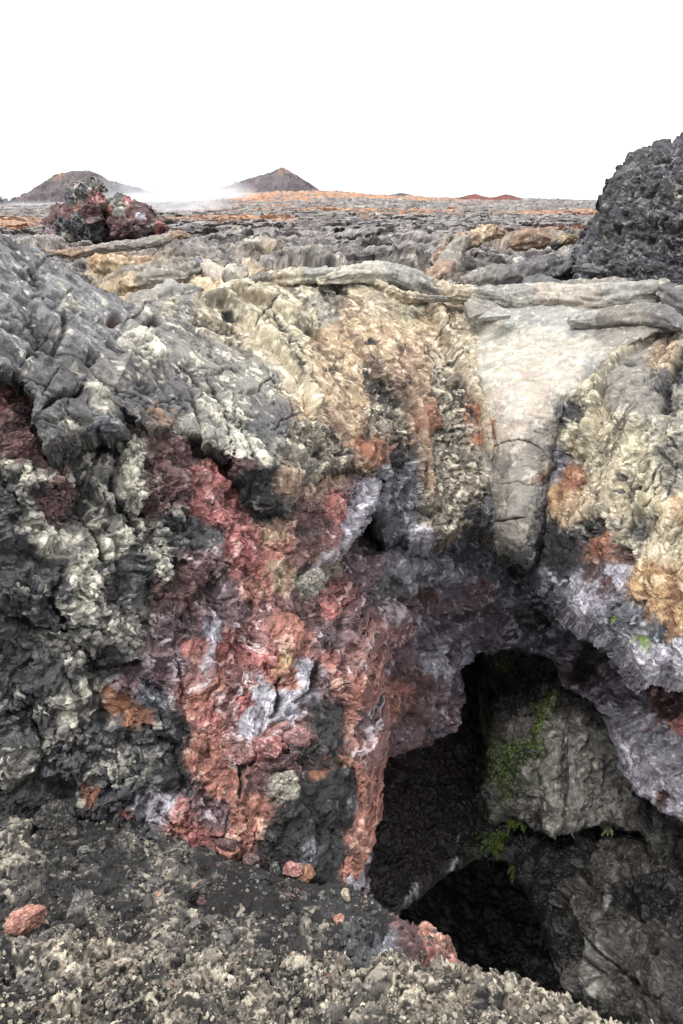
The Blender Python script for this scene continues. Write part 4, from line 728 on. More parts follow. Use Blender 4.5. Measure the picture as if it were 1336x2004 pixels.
# ================================================================== things
AX = np.array([0, CP, -SP])
def pxm(p):
    """size of one picture unit at a place, in metres"""
    return float((np.asarray(p)-EYE)@AX)/FOC
def skin(P, N, seeds, fq=1., amp=1., seed=0, stretch=(1, 1, 1), extra=None):
    """real relief and colour for a closed body: seeds are (point, kind, radius) in world space"""
    P = np.asarray(P, float); n = len(P); W = np.zeros((len(KN), n)); tot = np.zeros(n)
    w1 = np.stack([fbm(P*fq*2.5+k*20, 4, .6, seed=500+seed+k) for k in range(3)], -1)
    for c, k, r in seeds:
        d2 = ((P+w1*r*.5-np.asarray(c))**2).sum(-1)/(r*r)+.02; w_ = d2**-2.5; W[KN.index(k)] += w_; tot += w_
    W /= tot; Pm = W.T@KP; pq = P*fq*np.array(stretch)+w1*.08
    l1, l1b, c1, o1 = worley(pq*8., seed+1); l2, l2b, c2, o2 = worley(pq*20., seed+2)
    t1 = (o1*(c1-.5)).sum(-1); t2 = (o2*(c2-.5)).sum(-1)
    knob = (.5-l1*l1*1.5)*.9+(.5-l2*l2*1.5)*.42+t1*.55+t2*.16
    bill = fbm(pq*4, 7, .5, seed=510+seed, mode=1)*1.2+t1*.4+t2*.2+.5*fbm(pq*1.6, 3, seed=515+seed); rid = fbm(pq*6, 5, .5, seed=520+seed, mode=2); fine = fbm(pq*34, 4, .62, seed=530+seed)
    disp = amp*(Pm[:, 2]*knob+Pm[:, 3]*bill+Pm[:, 4]*rid+Pm[:, 5]*fine)
    if extra is not None: disp = disp+extra
    n2 = fbm(pq*21, 4, .6, seed=540+seed); n1 = fbm(pq*5, 4, seed=545+seed); n3 = fbm(pq*11+33, 5, .62, seed=550+seed)
    tb = sstep(-.35, .45, n1*.55+n2*.45+(c2[:, 0]-.5)*Pm[:, 8]*1.3-.12); A, B, C = [W.T@KC[:, j] for j in range(3)]
    col = A+(B-A)*tb[:, None]; hi = .8*(bill+knob*.5)
    col = col+(C-col)*(sstep(0, .16, n3*.8+hi*Pm[:, 1]*.5-Pm[:, 0])*.85)[:, None]
    return P+N*disp[:, None], finish(col*(1+.3*fine)[:, None])

def catmull(pts, n):
    pts = np.asarray(pts, float); m = len(pts); t = np.linspace(0, m-1, n); i = np.clip(t.astype(int), 0, m-2); f = (t-i)[:, None]
    g = lambda k: pts[np.clip(i+k, 0, m-1)]
    a, b, c, d = g(-1), g(0), g(1), g(2)
    return .5*(2*b+(c-a)*f+(2*a-5*b+4*c-d)*f*f+(3*b-a-3*c+d)*f**3)
def tube(name, path, mat, kinds, label, cat, group=None, na=None, nr=44, flat=1., amp=.35, fq=1.2, seed=0, rings=0., sag=0., twist=0.):
    """a rope of lava: path holds (x, y, distance, half thickness as seen)"""
    q = [np.r_[at(x, y, Y), r*pxm(at(x, y, Y))] for x, y, Y, r in path]
    L = sum(np.linalg.norm(q[i+1][:3]-q[i][:3]) for i in range(len(q)-1)); rm = np.mean([v[3] for v in q])
    na = na or int(np.clip(L/rm*nr/6.3, 40, 700)); C = catmull(q, na); c = C[:, :3]; r = C[:, 3].copy()
    e = np.minimum(np.arange(na), np.arange(na)[::-1])/na*L; r *= np.sqrt(np.clip(1-(1-np.clip(e/(rm*.9), 0, 1))**2, .0025, 1))
    T = np.gradient(c, axis=0); T /= np.linalg.norm(T, axis=1)[:, None]; up = np.array([0, 0, 1.]); s = np.cross(T, up)
    s /= np.linalg.norm(s, axis=1)[:, None]+1e-6; u = np.cross(s, T)
    th = np.linspace(0, 2*math.pi, nr, endpoint=False); ct, st = np.cos(th), np.sin(th)
    Nn = (s[:, None]*ct[None, :, None]+u[:, None]*st[None, :, None]).reshape(-1, 3)
    P = (c[:, None]+s[:, None]*(ct[None]*r[:, None])[..., None]+u[:, None]*(st[None]*r[:, None]*flat)[..., None]).reshape(-1, 3)
    ss = np.repeat(np.arange(na)/na*L, nr); tt = np.tile(th, na)
    wr = fbm(np.stack([ss*3., np.cos(tt+ss*twist)*1.5, np.sin(tt+ss*twist)*1.5], -1), 4, .55, seed=560+seed)*rm*.42
    wr += fbm(np.stack([ss*.8/rm*.12, np.cos(tt+ss*twist)*2.2, np.sin(tt+ss*twist)*2.2+9], -1), 3, .5, seed=570+seed, mode=2)*rm*.12
    if rings: wr += np.sin(ss/rm*rings+3*fbm(P*1.5, 2, seed=571)+np.cos(tt)*1.2)*rm*.05
    cr = np.abs(fbm(np.stack([ss*.9/rm*.35, np.cos(tt)*.25, np.sin(tt)*.25], -1), 2, .5, seed=575+seed)); wr -= np.exp(-(cr/.018)**2)*rm*.16          # cross cracks
    seeds = [(c[int(f*(na-1))], k, rad) for f, k, rad in kinds]
    P = P-np.array([0, 0, 1.])*np.repeat(r, nr)[:, None]*(.45 if name == 'lava_log' else 0)
    if name == 'lava_log': P = P+np.stack([fbm(P*1.3+k*9, 4, .55, seed=580+seed+k) for k in range(3)], -1)*rm*.55
    V, col = skin(P, Nn, seeds, fq, amp, seed, extra=wr)
    I = np.arange(na*nr).reshape(na, nr); J = np.roll(I, -1, 1)
    Fq = np.stack([I[:-1], J[:-1], J[1:], I[1:]], -1).reshape(-1, 4)
    V = np.r_[V, c[:1], c[-1:]]; col = np.r_[col, col[:1], col[-nr:-nr+1]]
    k = na*nr; tris = [(k, J[0, j], I[0, j]) for j in range(nr)]+[(k+1, I[-1, j], J[-1, j]) for j in range(nr)]
    loc = c.mean(0)
    o = mesh_obj(name, V, Fq, mat, col=col, tris=tris, rel=loc, smooth=True); o.location = loc
    return tag(o, label, cat, group)

_ico = {}
def ico(n):
    if n not in _ico:
        import bmesh
        b = bmesh.new(); bmesh.ops.create_icosphere(b, subdivisions=n, radius=1.); b.verts.ensure_lookup_table()
        _ico[n] = (np.array([v.co[:] for v in b.verts]), np.array([[v.index for v in f.verts] for f in b.faces])); b.free()
    return _ico[n]
def star(ells, n):
    """outer skin of several overlapping ellipsoids, from their common middle"""
    D, T = ico(n); o = np.mean([e[0] for e in ells[:1]], 0); R = np.full(len(D), .02)
    for c, rad in ells:
        m = (o-np.asarray(c))/rad; d = D/rad; a = (d*d).sum(-1); b = 2*(d*m).sum(-1); cc = (m*m).sum()-1; q = b*b-4*a*cc
        R = np.maximum(R, np.where(q > 0, (-b+np.sqrt(np.maximum(q, 0)))/(2*a), 0))
    return o+D*R[:, None], D, T

# ---- ropes and folds of pahoehoe on the far rim
tube('lava_rope', [(486,556,8.35,11),(530,547,8.4,17),(590,543,8.6,17),(640,541,8.8,14),(692,536,9.0,12)], M_SMOOTH, [(0,'slabgrey',.5),(.4,'tan',.5),(.7,'slabmist',.5),(1,'tan',.5)], 'grey cream lava rope lying left of the big twisted rope, beside the round knob', 'lava rope', 'lava ropes on the far rim', seed=1, amp=.8)
tube('lava_rope', [(620,551,8.5,6),(660,543,8.7,11),(700,534,8.9,16),(745,536,9.0,20),(790,545,9.1,24),(830,562,9.2,21),(870,574,9.3,17),(920,578,9.35,17),(960,580,9.35,20),(1020,583,9.25,24),(1080,584,9.1,27),(1150,583,8.9,27),(1220,578,8.8,26),(1275,571,8.7,22),(1312,558,8.7,14)], M_SMOOTH,
     [(0,'tan',.5),(.15,'slab',.5),(.3,'slabmist',.6),(.45,'tan',.6),(.6,'slabmist',.7),(.75,'slabpink',.7),(.85,'slabmist',.6),(1,'slabgrey',.5)], 'longest cream lava rope, thick and twisted, along the far rim above the smooth tongue', 'lava rope', 'lava ropes on the far rim', seed=2, amp=.8, twist=.5, nr=64)
tube('lava_rope', [(735,552,8.6,6),(762,566,8.5,8),(788,579,8.6,9),(830,583,8.9,8),(875,585,9.1,5)], M_SMOOTH, [(0,'yellow',.4),(.5,'tan',.4),(1,'slabgrey',.4)], 'thin yellowish fold of lava hanging under the left part of the long rope', 'lava rope', 'lava ropes on the far rim', seed=3, amp=.8)
tube('lava_rope', [(1110,628,8.3,10),(1160,628,8.2,19),(1220,622,8.0,27),(1280,622,7.75,29),(1315,630,7.5,20),(1332,642,7.3,9)], M_SMOOTH, [(0,'slabmist',.5),(.4,'slabgrey',.6),(1,'dkplate',.5)], 'fat grey finger of lava on the right shoulder of the smooth tongue', 'lava rope', 'lava ropes on the far rim', seed=4, amp=.8, flat=.9)
tube('lava_rope', [(1290,568,8.6,10),(1316,578,8.4,20),(1345,596,8.2,26),(1390,610,8.0,24),(1440,640,7.7,16)], M_SMOOTH, [(0,'dkplate',.5),(1,'slabgrey',.5)], 'short dark grey lava bulb at the right end of the long rope', 'lava rope', 'lava ropes on the far rim', seed=5)
tube('lava_bulge', [(436,548,8.0,8),(452,540,8.05,20),(468,534,8.1,17),(484,530,8.2,8)], M_SMOOTH, [(0,'slabgrey',.4),(.5,'lichen',.4),(1,'char',.2)], 'round grey knob of lava at the left end of the ropes', 'lava bulge', seed=6)
def plate(name, pts, Y, dY, th, kinds, label, seed):
    """a broken flat plate of crust"""
    c = np.array([at(x, y, Y+d) for (x, y), d in zip(pts, dY)]); m = c.mean(0); n = len(c); g = 14; rows = []
    for k in range(g+1):
        f = 1-(k/g)**1.0; rows.append(m+(c-m)*f)
    ring = []; per = 60
    for k, rw in enumerate(rows):
        cl = np.r_[rw, rw[:1]]; t = np.linspace(0, n, per, endpoint=False); i = t.astype(int); ring.append(cl[i]+(cl[i+1]-cl[i])*(t-i)[:, None])
    R = np.array(ring); nv = np.cross(c[1]-c[0], c[2]-c[0]); nv /= np.linalg.norm(nv); nv *= np.sign(nv[2]+1e-6)
    top = R.reshape(-1, 3); bot = top-nv*th; V = np.r_[top, bot]; N = np.r_[np.tile(nv, (len(top), 1)), np.tile(-nv, (len(top), 1))]
    V, col = skin(V, N, [(m, k, .4) for k in kinds], 1.5, .35, seed)
    I = np.arange((g+1)*per).reshape(g+1, per); J = np.roll(I, -1, 1); o2 = len(top)
    Fq = np.r_[np.stack([I[:-1], J[:-1], J[1:], I[1:]], -1).reshape(-1, 4), np.stack([I[1:], J[1:], J[:-1], I[:-1]], -1).reshape(-1, 4)+o2, np.stack([I[0]+o2, J[0]+o2, J[0], I[0]], -1)]
    o = mesh_obj(name, V, Fq, M_SMOOTH, col=col, rel=m); o.location = m; return tag(o, label, 'lava plate')
plate('lava_plate', [(908,592),(930,585),(965,590),(985,603),(945,612),(918,622)], 8.9, [0,.25,.25,.1,-.1,-.2], .07, ['slabgrey'], 'larger of two broken grey crust plates tucked under the long rope', 1)
plate('lava_plate', [(948,612),(972,600),(1000,606),(1000,617),(970,619),(935,622)], 8.6, [-.05,.15,.15,-.05,-.1,-.15], .05, ['slabmist'], 'smaller flat broken crust plate resting on the top edge of the smooth tongue', 2)
# ---- bent logs and folds on the plain
LG = 'bent lava logs on the plain'
tube('lava_log', [(838,545,13.0,14),(866,528,13.3,22),(882,500,13.6,20),(893,478,13.9,18),(905,462,14.2,15),(914,455,14.3,8)], M_SMOOTH, [(0,'brown',.6),(.5,'slabgrey',.7),(1,'brown',.5)], 'thick ringed brown lava log rising to a bent top', 'lava log', LG, seed=11, rings=3.2, amp=.9)
tube('lava_log', [(845,520,13.9,9),(858,495,14.0,10),(868,472,14.2,10),(878,462,14.3,8),(890,470,14.4,6)], M_SMOOTH, [(0,'brown',.6),(1,'slabgrey',.5)], 'thin hooked lava log leaning beside the thick ringed one', 'lava log', LG, seed=12, amp=1.)
tube('lava_log', [(905,478,15.0,10),(925,462,15.2,14),(945,450,15.6,15),(970,448,15.8,13),(990,455,15.9,9)], M_SMOOTH, [(0,'brown',.6),(.6,'ochre',.7),(1,'brown',.5)], 'brown folded lava log behind the thick ringed one', 'lava log', LG, seed=13, rings=2.5, amp=1.)
tube('lava_log', [(1000,480,15.2,10),(1025,464,15.2,17),(1050,462,15.2,16),(1075,470,15.2,10)], M_SMOOTH, [(0,'brown',.6),(.6,'brown',.7)], 'rounded brown lava lump between the folded log and the dark mound', 'lava log', LG, seed=14, amp=.6)
tube('lava_log', [(1080,487,14.6,8),(1095,472,14.6,11),(1112,465,14.7,12),(1130,468,14.8,7)], M_SMOOTH, [(0,'char',.4),(.6,'ochre',.6)], 'dark jagged lava fold with rusty skin left of the dark mound', 'lava log', LG, seed=15, amp=1.2)
tube('lava_log', [(905,550,12.0,18),(960,532,12.4,28),(1020,528,12.6,30),(1080,520,12.8,25),(1125,514,13.0,14)], M_SMOOTH, [(0,'slabgrey',.6),(.6,'dkplate',.7)], 'long low grey lava fold above the dark hollow behind the long rope', 'lava log', LG, seed=16, amp=1.3, flat=.8)
tube('lava_log', [(1025,552,11.4,18),(1080,560,11.2,32),(1150,561,11.1,32),(1210,562,11.0,26),(1260,562,11.0,14)], M_SMOOTH, [(0,'dkplate',.6),(.6,'slabgrey',.7)], 'cracked grey lava swell just behind the right part of the long rope', 'lava log', LG, seed=17, amp=1.3, flat=.8)
tube('lava_log', [(1120,522,11.9,7),(1170,526,11.8,11),(1230,535,11.6,12),(1290,543,11.4,9)], M_SMOOTH, [(0,'dkplate',.6),(.6,'dkplate',.7)], 'thin dark lava lip in front of the dark mound', 'lava log', LG, seed=18, amp=1.3)
tube('lava_log', [(84,494,17.5,6),(140,488,17.6,13),(200,481,17.8,14),(260,473,18.2,13),(310,464,18.8,14),(345,456,19.4,13),(370,462,19.6,6)], M_SMOOTH, [(0,'brown',.8),(.5,'slabgrey',.8),(1,'brown',.7)], 'long flat brown lava slab lying in front of the red rock', 'lava log', LG, seed=19, flat=.7, amp=.6)
tube('lava_log', [(180,508,13.6,12),(215,511,13.4,20),(250,516,13.2,18),(285,514,13.2,17),(312,517,13.2,10)], M_SMOOTH, [(0,'orange',.6),(.5,'ochre',.7),(1,'rust',.5)], 'rusty orange lava fold behind the grey hump', 'lava log', LG, seed=20, amp=1.4)
tube('lava_log', [(345,534,11.6,10),(372,524,11.7,18),(398,510,12.0,14)], M_SMOOTH, [(0,'slabgrey',.4),(1,'blue',.4)], 'short grey lava stub beside the pink one', 'lava log', LG, seed=21, amp=.7)
tube('lava_log', [(382,506,12.2,11),(405,521,11.9,18),(432,538,11.4,18),(455,552,11.0,10)], M_SMOOTH, [(0,'slabgrey',.5),(.6,'slabpink',.5)], 'pinkish lava stub sloping down to the round knob', 'lava log', LG, seed=22, amp=.5)
tube('lava_log', [(245,590,8.6,20),(300,574,9.0,34),(345,562,9.4,32),(400,566,9.5,20)], M_SMOOTH, [(0,'slabgrey',.6),(.6,'slabmist',.6)], 'low wrinkled grey lava pillow behind the grey hump', 'lava log', LG, seed=23, rings=4, amp=1., flat=.7)
tube('lava_log', [(232,545,10.6,16),(275,540,10.8,26),(330,536,11.2,25),(368,540,11.3,14)], M_SMOOTH, [(0,'ochre',.6),(.6,'slabgrey',.7)], 'low tan lava fold above the dark red hollow', 'lava log', LG, seed=24, amp=1.2, flat=.7)

# ---- the red spatter rock and the dark mound
def px_ell(x, y, Y, rx, ry, ryy):
    c = at(x, y, Y); d = pxm(c); return c, np.array([rx*d, ryy*d, ry*d])
Yh = 24.
root = empty('spatter_rock', at(195, 478, Yh)); tag(root, 'jagged red, purple and grey spatter rock on the plain before the cinder cone', 'rock')
def lobe(poly, depth, seeds, seed, feats=()):
    L_ = Layer(poly, depth, seeds, roll=(20, .03), wob=(5, .09), seed=seed, back=(0, .3, -.1), backlen=1.6, warp=7, fq=.42, amp=3.4, feats=feats, step=min(STEP, 1.3), ysub=1, zp=9)
    o = mesh_obj('rock_lobe', L_.P, L_.F, M_ROCK, parent=root, col=L_.col, rel=np.array(root.location)); return o
lobe([(84,478),(78,455),(86,430),(97,408),(110,398),(126,390),(131,370),(140,361),(152,364),(163,356),(175,356),(182,347),(194,349),(201,358),(193,372),(199,388),(206,405),(204,440),(210,478)],
 [(80,470,24.2),(100,420,24.0),(130,440,23.0),(165,430,22.9),(160,380,23.6),(188,355,24.0),(205,440,23.6),(150,475,22.8)],
 [(95,455,'mauve',14),(98,425,'maroon',12),(112,405,'maroon',12),(130,380,'black',12),(150,370,'knob',12),(180,356,'knob',11),(165,368,'black',10),(130,415,'maroon',14),(118,445,'black',15),(140,465,'knob',9),(165,445,'black',14),(180,430,'mauve',8),(165,402,'maroon',11),(145,400,'redor',9),(188,388,'red',9),(150,425,'black',14),(185,460,'black',14),(100,470,'mauve',12),(190,410,'maroon',10)], 21, [('lump',150,395,24,14,0,-.25),('lump',165,375,20,12,0,.25),('lump',130,450,24,26,0,.25),('lump',185,440,14,26,0,-.25)])
lobe([(196,476),(194,440),(200,410),(204,388),(212,380),(226,376),(238,380),(246,384),(262,392),(276,398),(288,406),(298,410),(308,422),(315,428),(318,442),(310,454),(280,462),(240,474)],
 [(195,470,23.9),(205,400,24.3),(230,430,23.0),(270,430,23.1),(312,440,24.0),(250,465,22.9),(225,380,24.4)],
 [(215,388,'knob',10),(230,385,'black',9),(206,410,'redor',10),(215,430,'maroon',11),(230,455,'maroon',13),(232,408,'knob',11),(250,395,'red',10),(262,405,'maroon',10),(255,420,'maroon',10),(270,428,'lav',7),(275,450,'mauve',11),(255,445,'maroon',10),(290,415,'maroon',9),(300,425,'maroon',10),(298,440,'slab',4),(310,440,'red',8),(285,432,'maroon',9),(240,468,'maroon',10),(205,460,'maroon',12)], 22, [('lump',235,410,20,18,0,.25),('lump',265,430,18,20,0,.2),('lump',210,440,12,26,0,-.2)])
Ym = 13.5
mound = Layer([(1110,600),(1116,540),(1122,492),(1142,450),(1166,408),(1180,372),(1190,352),(1206,332),(1216,314),(1234,300),(1266,281),(1300,268),(1336,261),(1400,254),(1500,262),(1580,300),(1660,380),(1660,600)],
 [(1110,600,11.8),(1120,500,12.9),(1190,480,12.0),(1190,360,13.2),(1260,400,11.9),(1240,300,13.3),(1336,264,13.4),(1336,400,11.3),(1336,520,10.6),(1220,560,10.9),(1450,450,10.8),(1660,400,12.5),(1660,600,10.5),(1420,260,13.4)],
 [(1200,400,'mound',70),(1280,340,'mound',60),(1336,300,'mound',60),(1180,470,'mound',60),(1280,450,'mound',70),(1336,420,'mound',60),(1300,530,'mound',60),(1330,380,'moundtan',9,3,85),(1190,452,'greyyel',8,3,-65),(1176,478,'greyyel',8,2.5,-70),(1140,490,'moundlt',26),(1130,530,'moundlt',30),(1200,540,'mound',40),(1240,330,'moundlt',24),(1210,380,'moundlt',16),(1500,450,'mound',200)],
 roll=(36, .03), wob=(9, .05), seed=23, back=(.1, .4, -.2), backlen=1.5, warp=14, fq=1.05, amp=1.25, psi=lambda x, y: y*1.2-x*.2, feats=[('crack',[(1180,455),(1260,440),(1336,450)],10,.12),('lump',1230,470,70,14,5,-.14),('lump',1290,360,60,30,20,.14),('lump',1200,420,40,24,-40,.12),('lump',1300,430,60,20,0,.14),('lump',1240,520,60,20,0,.12)])
c0 = at(1336, 560, Ym)
o = mesh_obj('spatter_mound', mound.P, mound.F, M_ROCK, col=mound.col, rel=c0); o.location = c0
tag(o, 'big dark blue grey mound of rough clinker at the right edge of the plain', 'rock mound')

# ---- loose stones
def stone_mesh(name, kind, n, seed, flat=.7, rough=1., fac=1.):
    D, T = ico(n); rs = np.random.RandomState(seed); V = D.copy()
    for _ in range(int(9*fac)):                                        # broken faces
        d = rs.normal(size=3); d /= np.linalg.norm(d); h = rs.uniform(.45, .85); t = V@d; V = V-np.clip(t-h, 0, None)[:, None]*d*.9
    V = V*np.array([1., rs.uniform(.65, .95), flat])
    p = V*1.6+seed
    V = V+D*(.16*fbm(p, 4, .6, seed=seed, mode=1)*rough+.05*fbm(p*4, 3, .6, seed=seed+1)*rough)[:, None]
    k = KC[KN.index(kind)]; n1 = fbm(p*1.5, 4, .6, seed=seed+2); n2 = fbm(p*5, 3, .6, seed=seed+3)
    col = k[0]+(k[1]-k[0])*sstep(-.3, .4, n1)[:, None]; col = col+(k[2]-col)*sstep(.1, .4, n2)[:, None]*.8
    me = mesh_obj(name, V, None, M_ROCK, col=finish(col*(1+.3*n2)[:, None]), tris=T); m = me.data; bpy.data.objects.remove(me); return m
def put_stone(layer, x, y, rpx, me, rnd, label, group=None, name='stone', sink=.25, cat='stone', rot=None, sc=None):
    p, nrm = layer.pick(x, y); r = rpx*pxm(p)
    o = bpy.data.objects.new(name, me); COL.objects.link(o); o.location = p+np.array([0, 0, r*(.35-sink)])
    o.rotation_euler = rot or (rnd.uniform(-.5, .5), rnd.uniform(-.5, .5), rnd.uniform(0, 6.3)); s_ = sc or (1, 1, 1); o.scale = (r*s_[0], r*s_[1], r*s_[2])
    return tag(o, label, cat, group)
rnd = random.Random(5)
put_stone(ledge, 48, 1812, 46, stone_mesh('stone', 'stoneor', 5, 301, .75, 1.1, .6), rnd, 'large triangular orange rock on the rubble at the left edge', sink=.1, rot=(.3, -.35, .5), sc=(1, .7, .85), cat='rock')
put_stone(ledge, 110, 1838, 34, stone_mesh('stone', 'gravel', 5, 302, .5, 1.5), rnd, 'flat grey rock just right of the orange rock', rot=(.2, .2, .3), cat='rock')
put_stone(ledge, 673, 1768, 14, stone_mesh('stone', 'tan', 4, 303, .8, .6), rnd, 'small pale yellow stone near the pit edge', sink=0)
put_stone(ledge, 470, 1645, 26, stone_mesh('stone', 'stoneor', 4, 304, .85, .6), rnd, 'brick orange rock at the foot of the red rock face', sink=-.5, cat='rock')
put_stone(ledge, 485, 1628, 26, stone_mesh('stone', 'maroon', 4, 305, .6, .5), rnd, 'dark maroon rock behind the brick orange one', sink=-1.2, cat='rock')
put_stone(ledge, 500, 1674, 20, stone_mesh('stone', 'maroon', 4, 306, .5, .6), rnd, 'flat brownish red rock below the brick orange one', sink=-.2, cat='rock')
put_stone(ledge, 580, 1690, 22, stone_mesh('stone', 'red', 4, 307, .9, .8), rnd, 'upright porous red rock at the right foot of the rock face', sink=-.5, cat='rock')
put_stone(ledge, 600, 1712, 26, stone_mesh('stone', 'rust', 4, 308, .5, 1.), rnd, 'rusty flat rock beside the upright red one', sink=0, cat='rock')
put_stone(ledge, 545, 1700, 20, stone_mesh('stone', 'black', 4, 309, .7, .8), rnd, 'black rock between the flat brownish and the rusty one', cat='rock')
put_stone(ledge, 305, 1735, 22, stone_mesh('stone', 'dkplate', 4, 310, .45, .3), rnd, 'flat dark grey slab of rock on the black rubble', sink=-.1, rot=(.35, .1, .4), cat='rock')
put_stone(ledge, 345, 1695, 40, stone_mesh('stone', 'gravel', 4, 311, .6, 1.4), rnd, 'largest grey knobbly rock in the middle of the rubble', sink=.1, cat='rock')
put_stone(ledge, 110, 1625, 46, stone_mesh('stone', 'dkgravel', 5, 312, .4, 1.6), rnd, 'long dark bluish rock at the top of the rubble', sink=.1, rot=(.2, 0, .1), cat='rock')
put_stone(ledge, 365, 1762, 26, stone_mesh('stone', 'dkgravel', 4, 313, .8, 1.2), rnd, 'lumpy dark rock with a light cap beside the black hollow', sink=0, cat='rock')
put_stone(ledge, 150, 1790, 44, stone_mesh('stone', 'dkplate', 4, 314, .65, 1.), rnd, 'striped dark grey rock above the pale clinker ridge', sink=.1, cat='rock')
put_stone(ledge, 445, 1838, 20, stone_mesh('stone', 'dkplate', 4, 315, .6, .4), rnd, 'smooth blue grey stone behind the pale ridge', sink=0, cat='rock')
put_stone(ledge, 380, 1818, 20, stone_mesh('stone', 'dkplate', 4, 316, .6, .4), rnd, 'angular blue grey stone left of the smooth one', sink=0, cat='rock')
put_stone(ledge, 660, 1812, 14, stone_mesh('stone', 'stoneor', 4, 317, .5, .6), rnd, 'flat salmon pink stone on the black ledge', sink=0)
put_stone(ledge, 475, 1816, 9, stone_mesh('stone', 'red', 3, 318, .7, .6), rnd, 'small bright red stone among tan pebbles', sink=0)
put_stone(ledge, 312, 1760, 8, stone_mesh('stone', 'redor', 3, 319, .7, .6), rnd, 'tiny bright red stone on the black rubble', sink=0)
put_stone(face, 575, 1452, 40, stone_mesh('stone', 'pinkrock', 4, 320, .75, .6), rnd, 'big streaky pink and maroon block wedged in the red rock face', sink=.2, rot=(.5, .3, .4), sc=(1, .8, .9), cat='rock')
put_stone(face, 515, 1468, 36, stone_mesh('stone', 'red', 4, 321, .5, .7), rnd, 'long red block wedged left of the pink one', sink=.2, rot=(.6, .1, -.2), cat='rock')
put_stone(face, 548, 1492, 26, stone_mesh('stone', 'maroon', 4, 322, .7, .5), rnd, 'dark maroon block wedged under the pink one', sink=.2, cat='rock')
put_stone(face, 547, 1535, 30, stone_mesh('stone', 'greyyel', 4, 323, .6, 1.2), rnd, 'yellowish lichen covered stone in the red rock face', sink=.2, rot=(.5, .1, .2), cat='rock')
put_stone(face, 610, 1142, 26, stone_mesh('stone', 'greyyel', 4, 324, .9, .5), rnd, 'blocky grey and yellow stone below the cave lip', sink=.1, rot=(.3, .3, .7), cat='rock')
put_stone(face, 660, 1000, 22, stone_mesh('stone', 'red', 4, 325, 1.3, .5), rnd, 'upright red wedge of rock beside the lavender lip', sink=.3, rot=(.2, .3, .2), sc=(.7, .7, 1.1), cat='rock')

# countless ones: the largest as objects of their own, the grit as one mass
kin = ['gravel', 'dkgravel', 'tangravel', 'black', 'gravel', 'dkgravel', 'tangravel', 'maroon']
lab = {'gravel': 'rough grey clinker stone among the rubble', 'dkgravel': 'rough near black clinker stone among the rubble', 'tangravel': 'knobbly tan clinker stone among the rubble', 'black': 'angular black stone among the rubble', 'maroon': 'small dull red stone among the rubble'}
pool = [(k, stone_mesh('stone', k, 3, 400+7*i, rnd.uniform(.55, .9), rnd.choice([1.3, 1.8, 2.3]))) for i, k in enumerate(kin*3)]
def zone_pick(x, y, on_ridge):
    if on_ridge: c = ['tangravel']*5+['gravel']*3+['dkgravel']
    elif x > 600: c = ['dkgravel']*3+['black']*2+['gravel', 'maroon']
    elif y > 1780: c = ['gravel']*4+['tangravel']*2+['dkgravel']*2
    else: c = ['gravel']*2+['dkgravel']*6+['black']*2+['maroon']*(x > 380)
    k = rnd.choice(c); return k, rnd.choice([m for kk, m in pool if kk == k])
cnt = 0
while cnt < 285:
    if rnd.random() < .62:
        x, y = rnd.uniform(0, 720), rnd.uniform(1610, 1870); L_ = ledge
        if not inside(ledge_poly, np.array([x]), np.array([y-14]))[0] or inside(ridge_poly, np.array([x]), np.array([y+4]))[0]: continue
        if 400 < x < 540 and 1735 < y < 1785: continue
    else:
        x, y = rnd.uniform(0, 1250), rnd.uniform(1845, 2000); L_ = ridge_l
        if not inside(ridge_poly, np.array([x]), np.array([y-14]))[0]: continue
    k, m = zone_pick(x, y, L_ is ridge_l)
    put_stone(L_, x, y, (6 if L_ is ledge else 8)+10*rnd.random()**1.8+(10*rnd.random() if cnt % 6 == 0 else 0), m, rnd, lab[k], 'loose stones of the rubble', sink=.2, sc=(1, 1, 1)); cnt += 1
def grit(name, count, seed, label):
    rs = np.random.RandomState(seed); V0, T0 = ico(1); shapes = [V0*rs.uniform(.55, 1.3, (len(V0), 1))*np.array([1, rs.uniform(.65, 1), rs.uniform(.55, .85)]) for _ in range(20)]
    Vs, Ts, Cs = [], [], []; b = 0
    for L_, po, cnt_, low in ((ridge_l, ridge_poly, int(count*.6), 2010), (ledge, ledge_poly, int(count*.4), 1900)):
        ok = np.where((L_.x > -80) & (L_.x < 1420) & (L_.y < low))[0]; dens = fbm(np.stack([L_.x*.012, L_.y*.02, 0*L_.x], -1), 4, .6, seed=seed)
        wq = np.clip(dens[ok]+.35, .03, 1); idx = rs.choice(ok, cnt_, p=wq/wq.sum())
        for i, k_ in enumerate(idx):
            x, y, p = L_.x[k_], L_.y[k_], L_.P[k_]
            k = zone_pick(x, y, L_ is ridge_l)[0]; r = (1.6+5.6*rs.rand()**2.6)*pxm(p)
            a = rs.uniform(0, 6.3); q = shapes[rs.randint(20)]*r; q = np.stack([q[:, 0]*math.cos(a)-q[:, 1]*math.sin(a), q[:, 0]*math.sin(a)+q[:, 1]*math.cos(a), q[:, 2]], -1)
            kc = KC[KN.index(k)]; c = kc[0]+(kc[rs.choice([1, 2])]-kc[0])*rs.rand()
            if rs.rand() < .005: c = KC[KN.index('redor')][0]
            Vs.append(q+p+L_.N[k_]*r*.25); Ts.append(T0+b); b += len(V0); Cs.append(np.tile(finish(np.asarray(c)[None]), (len(V0), 1))*rs.uniform(.8, 1.2, (len(V0), 1)))
    tag(mesh_obj(name, np.concatenate(Vs), None, M_ROCK, col=np.concatenate(Cs), tris=np.concatenate(Ts)), label, kind='stuff')
grit('gravel', 7500, 77, 'loose clinker grit and small stones strewn over the pit edge')

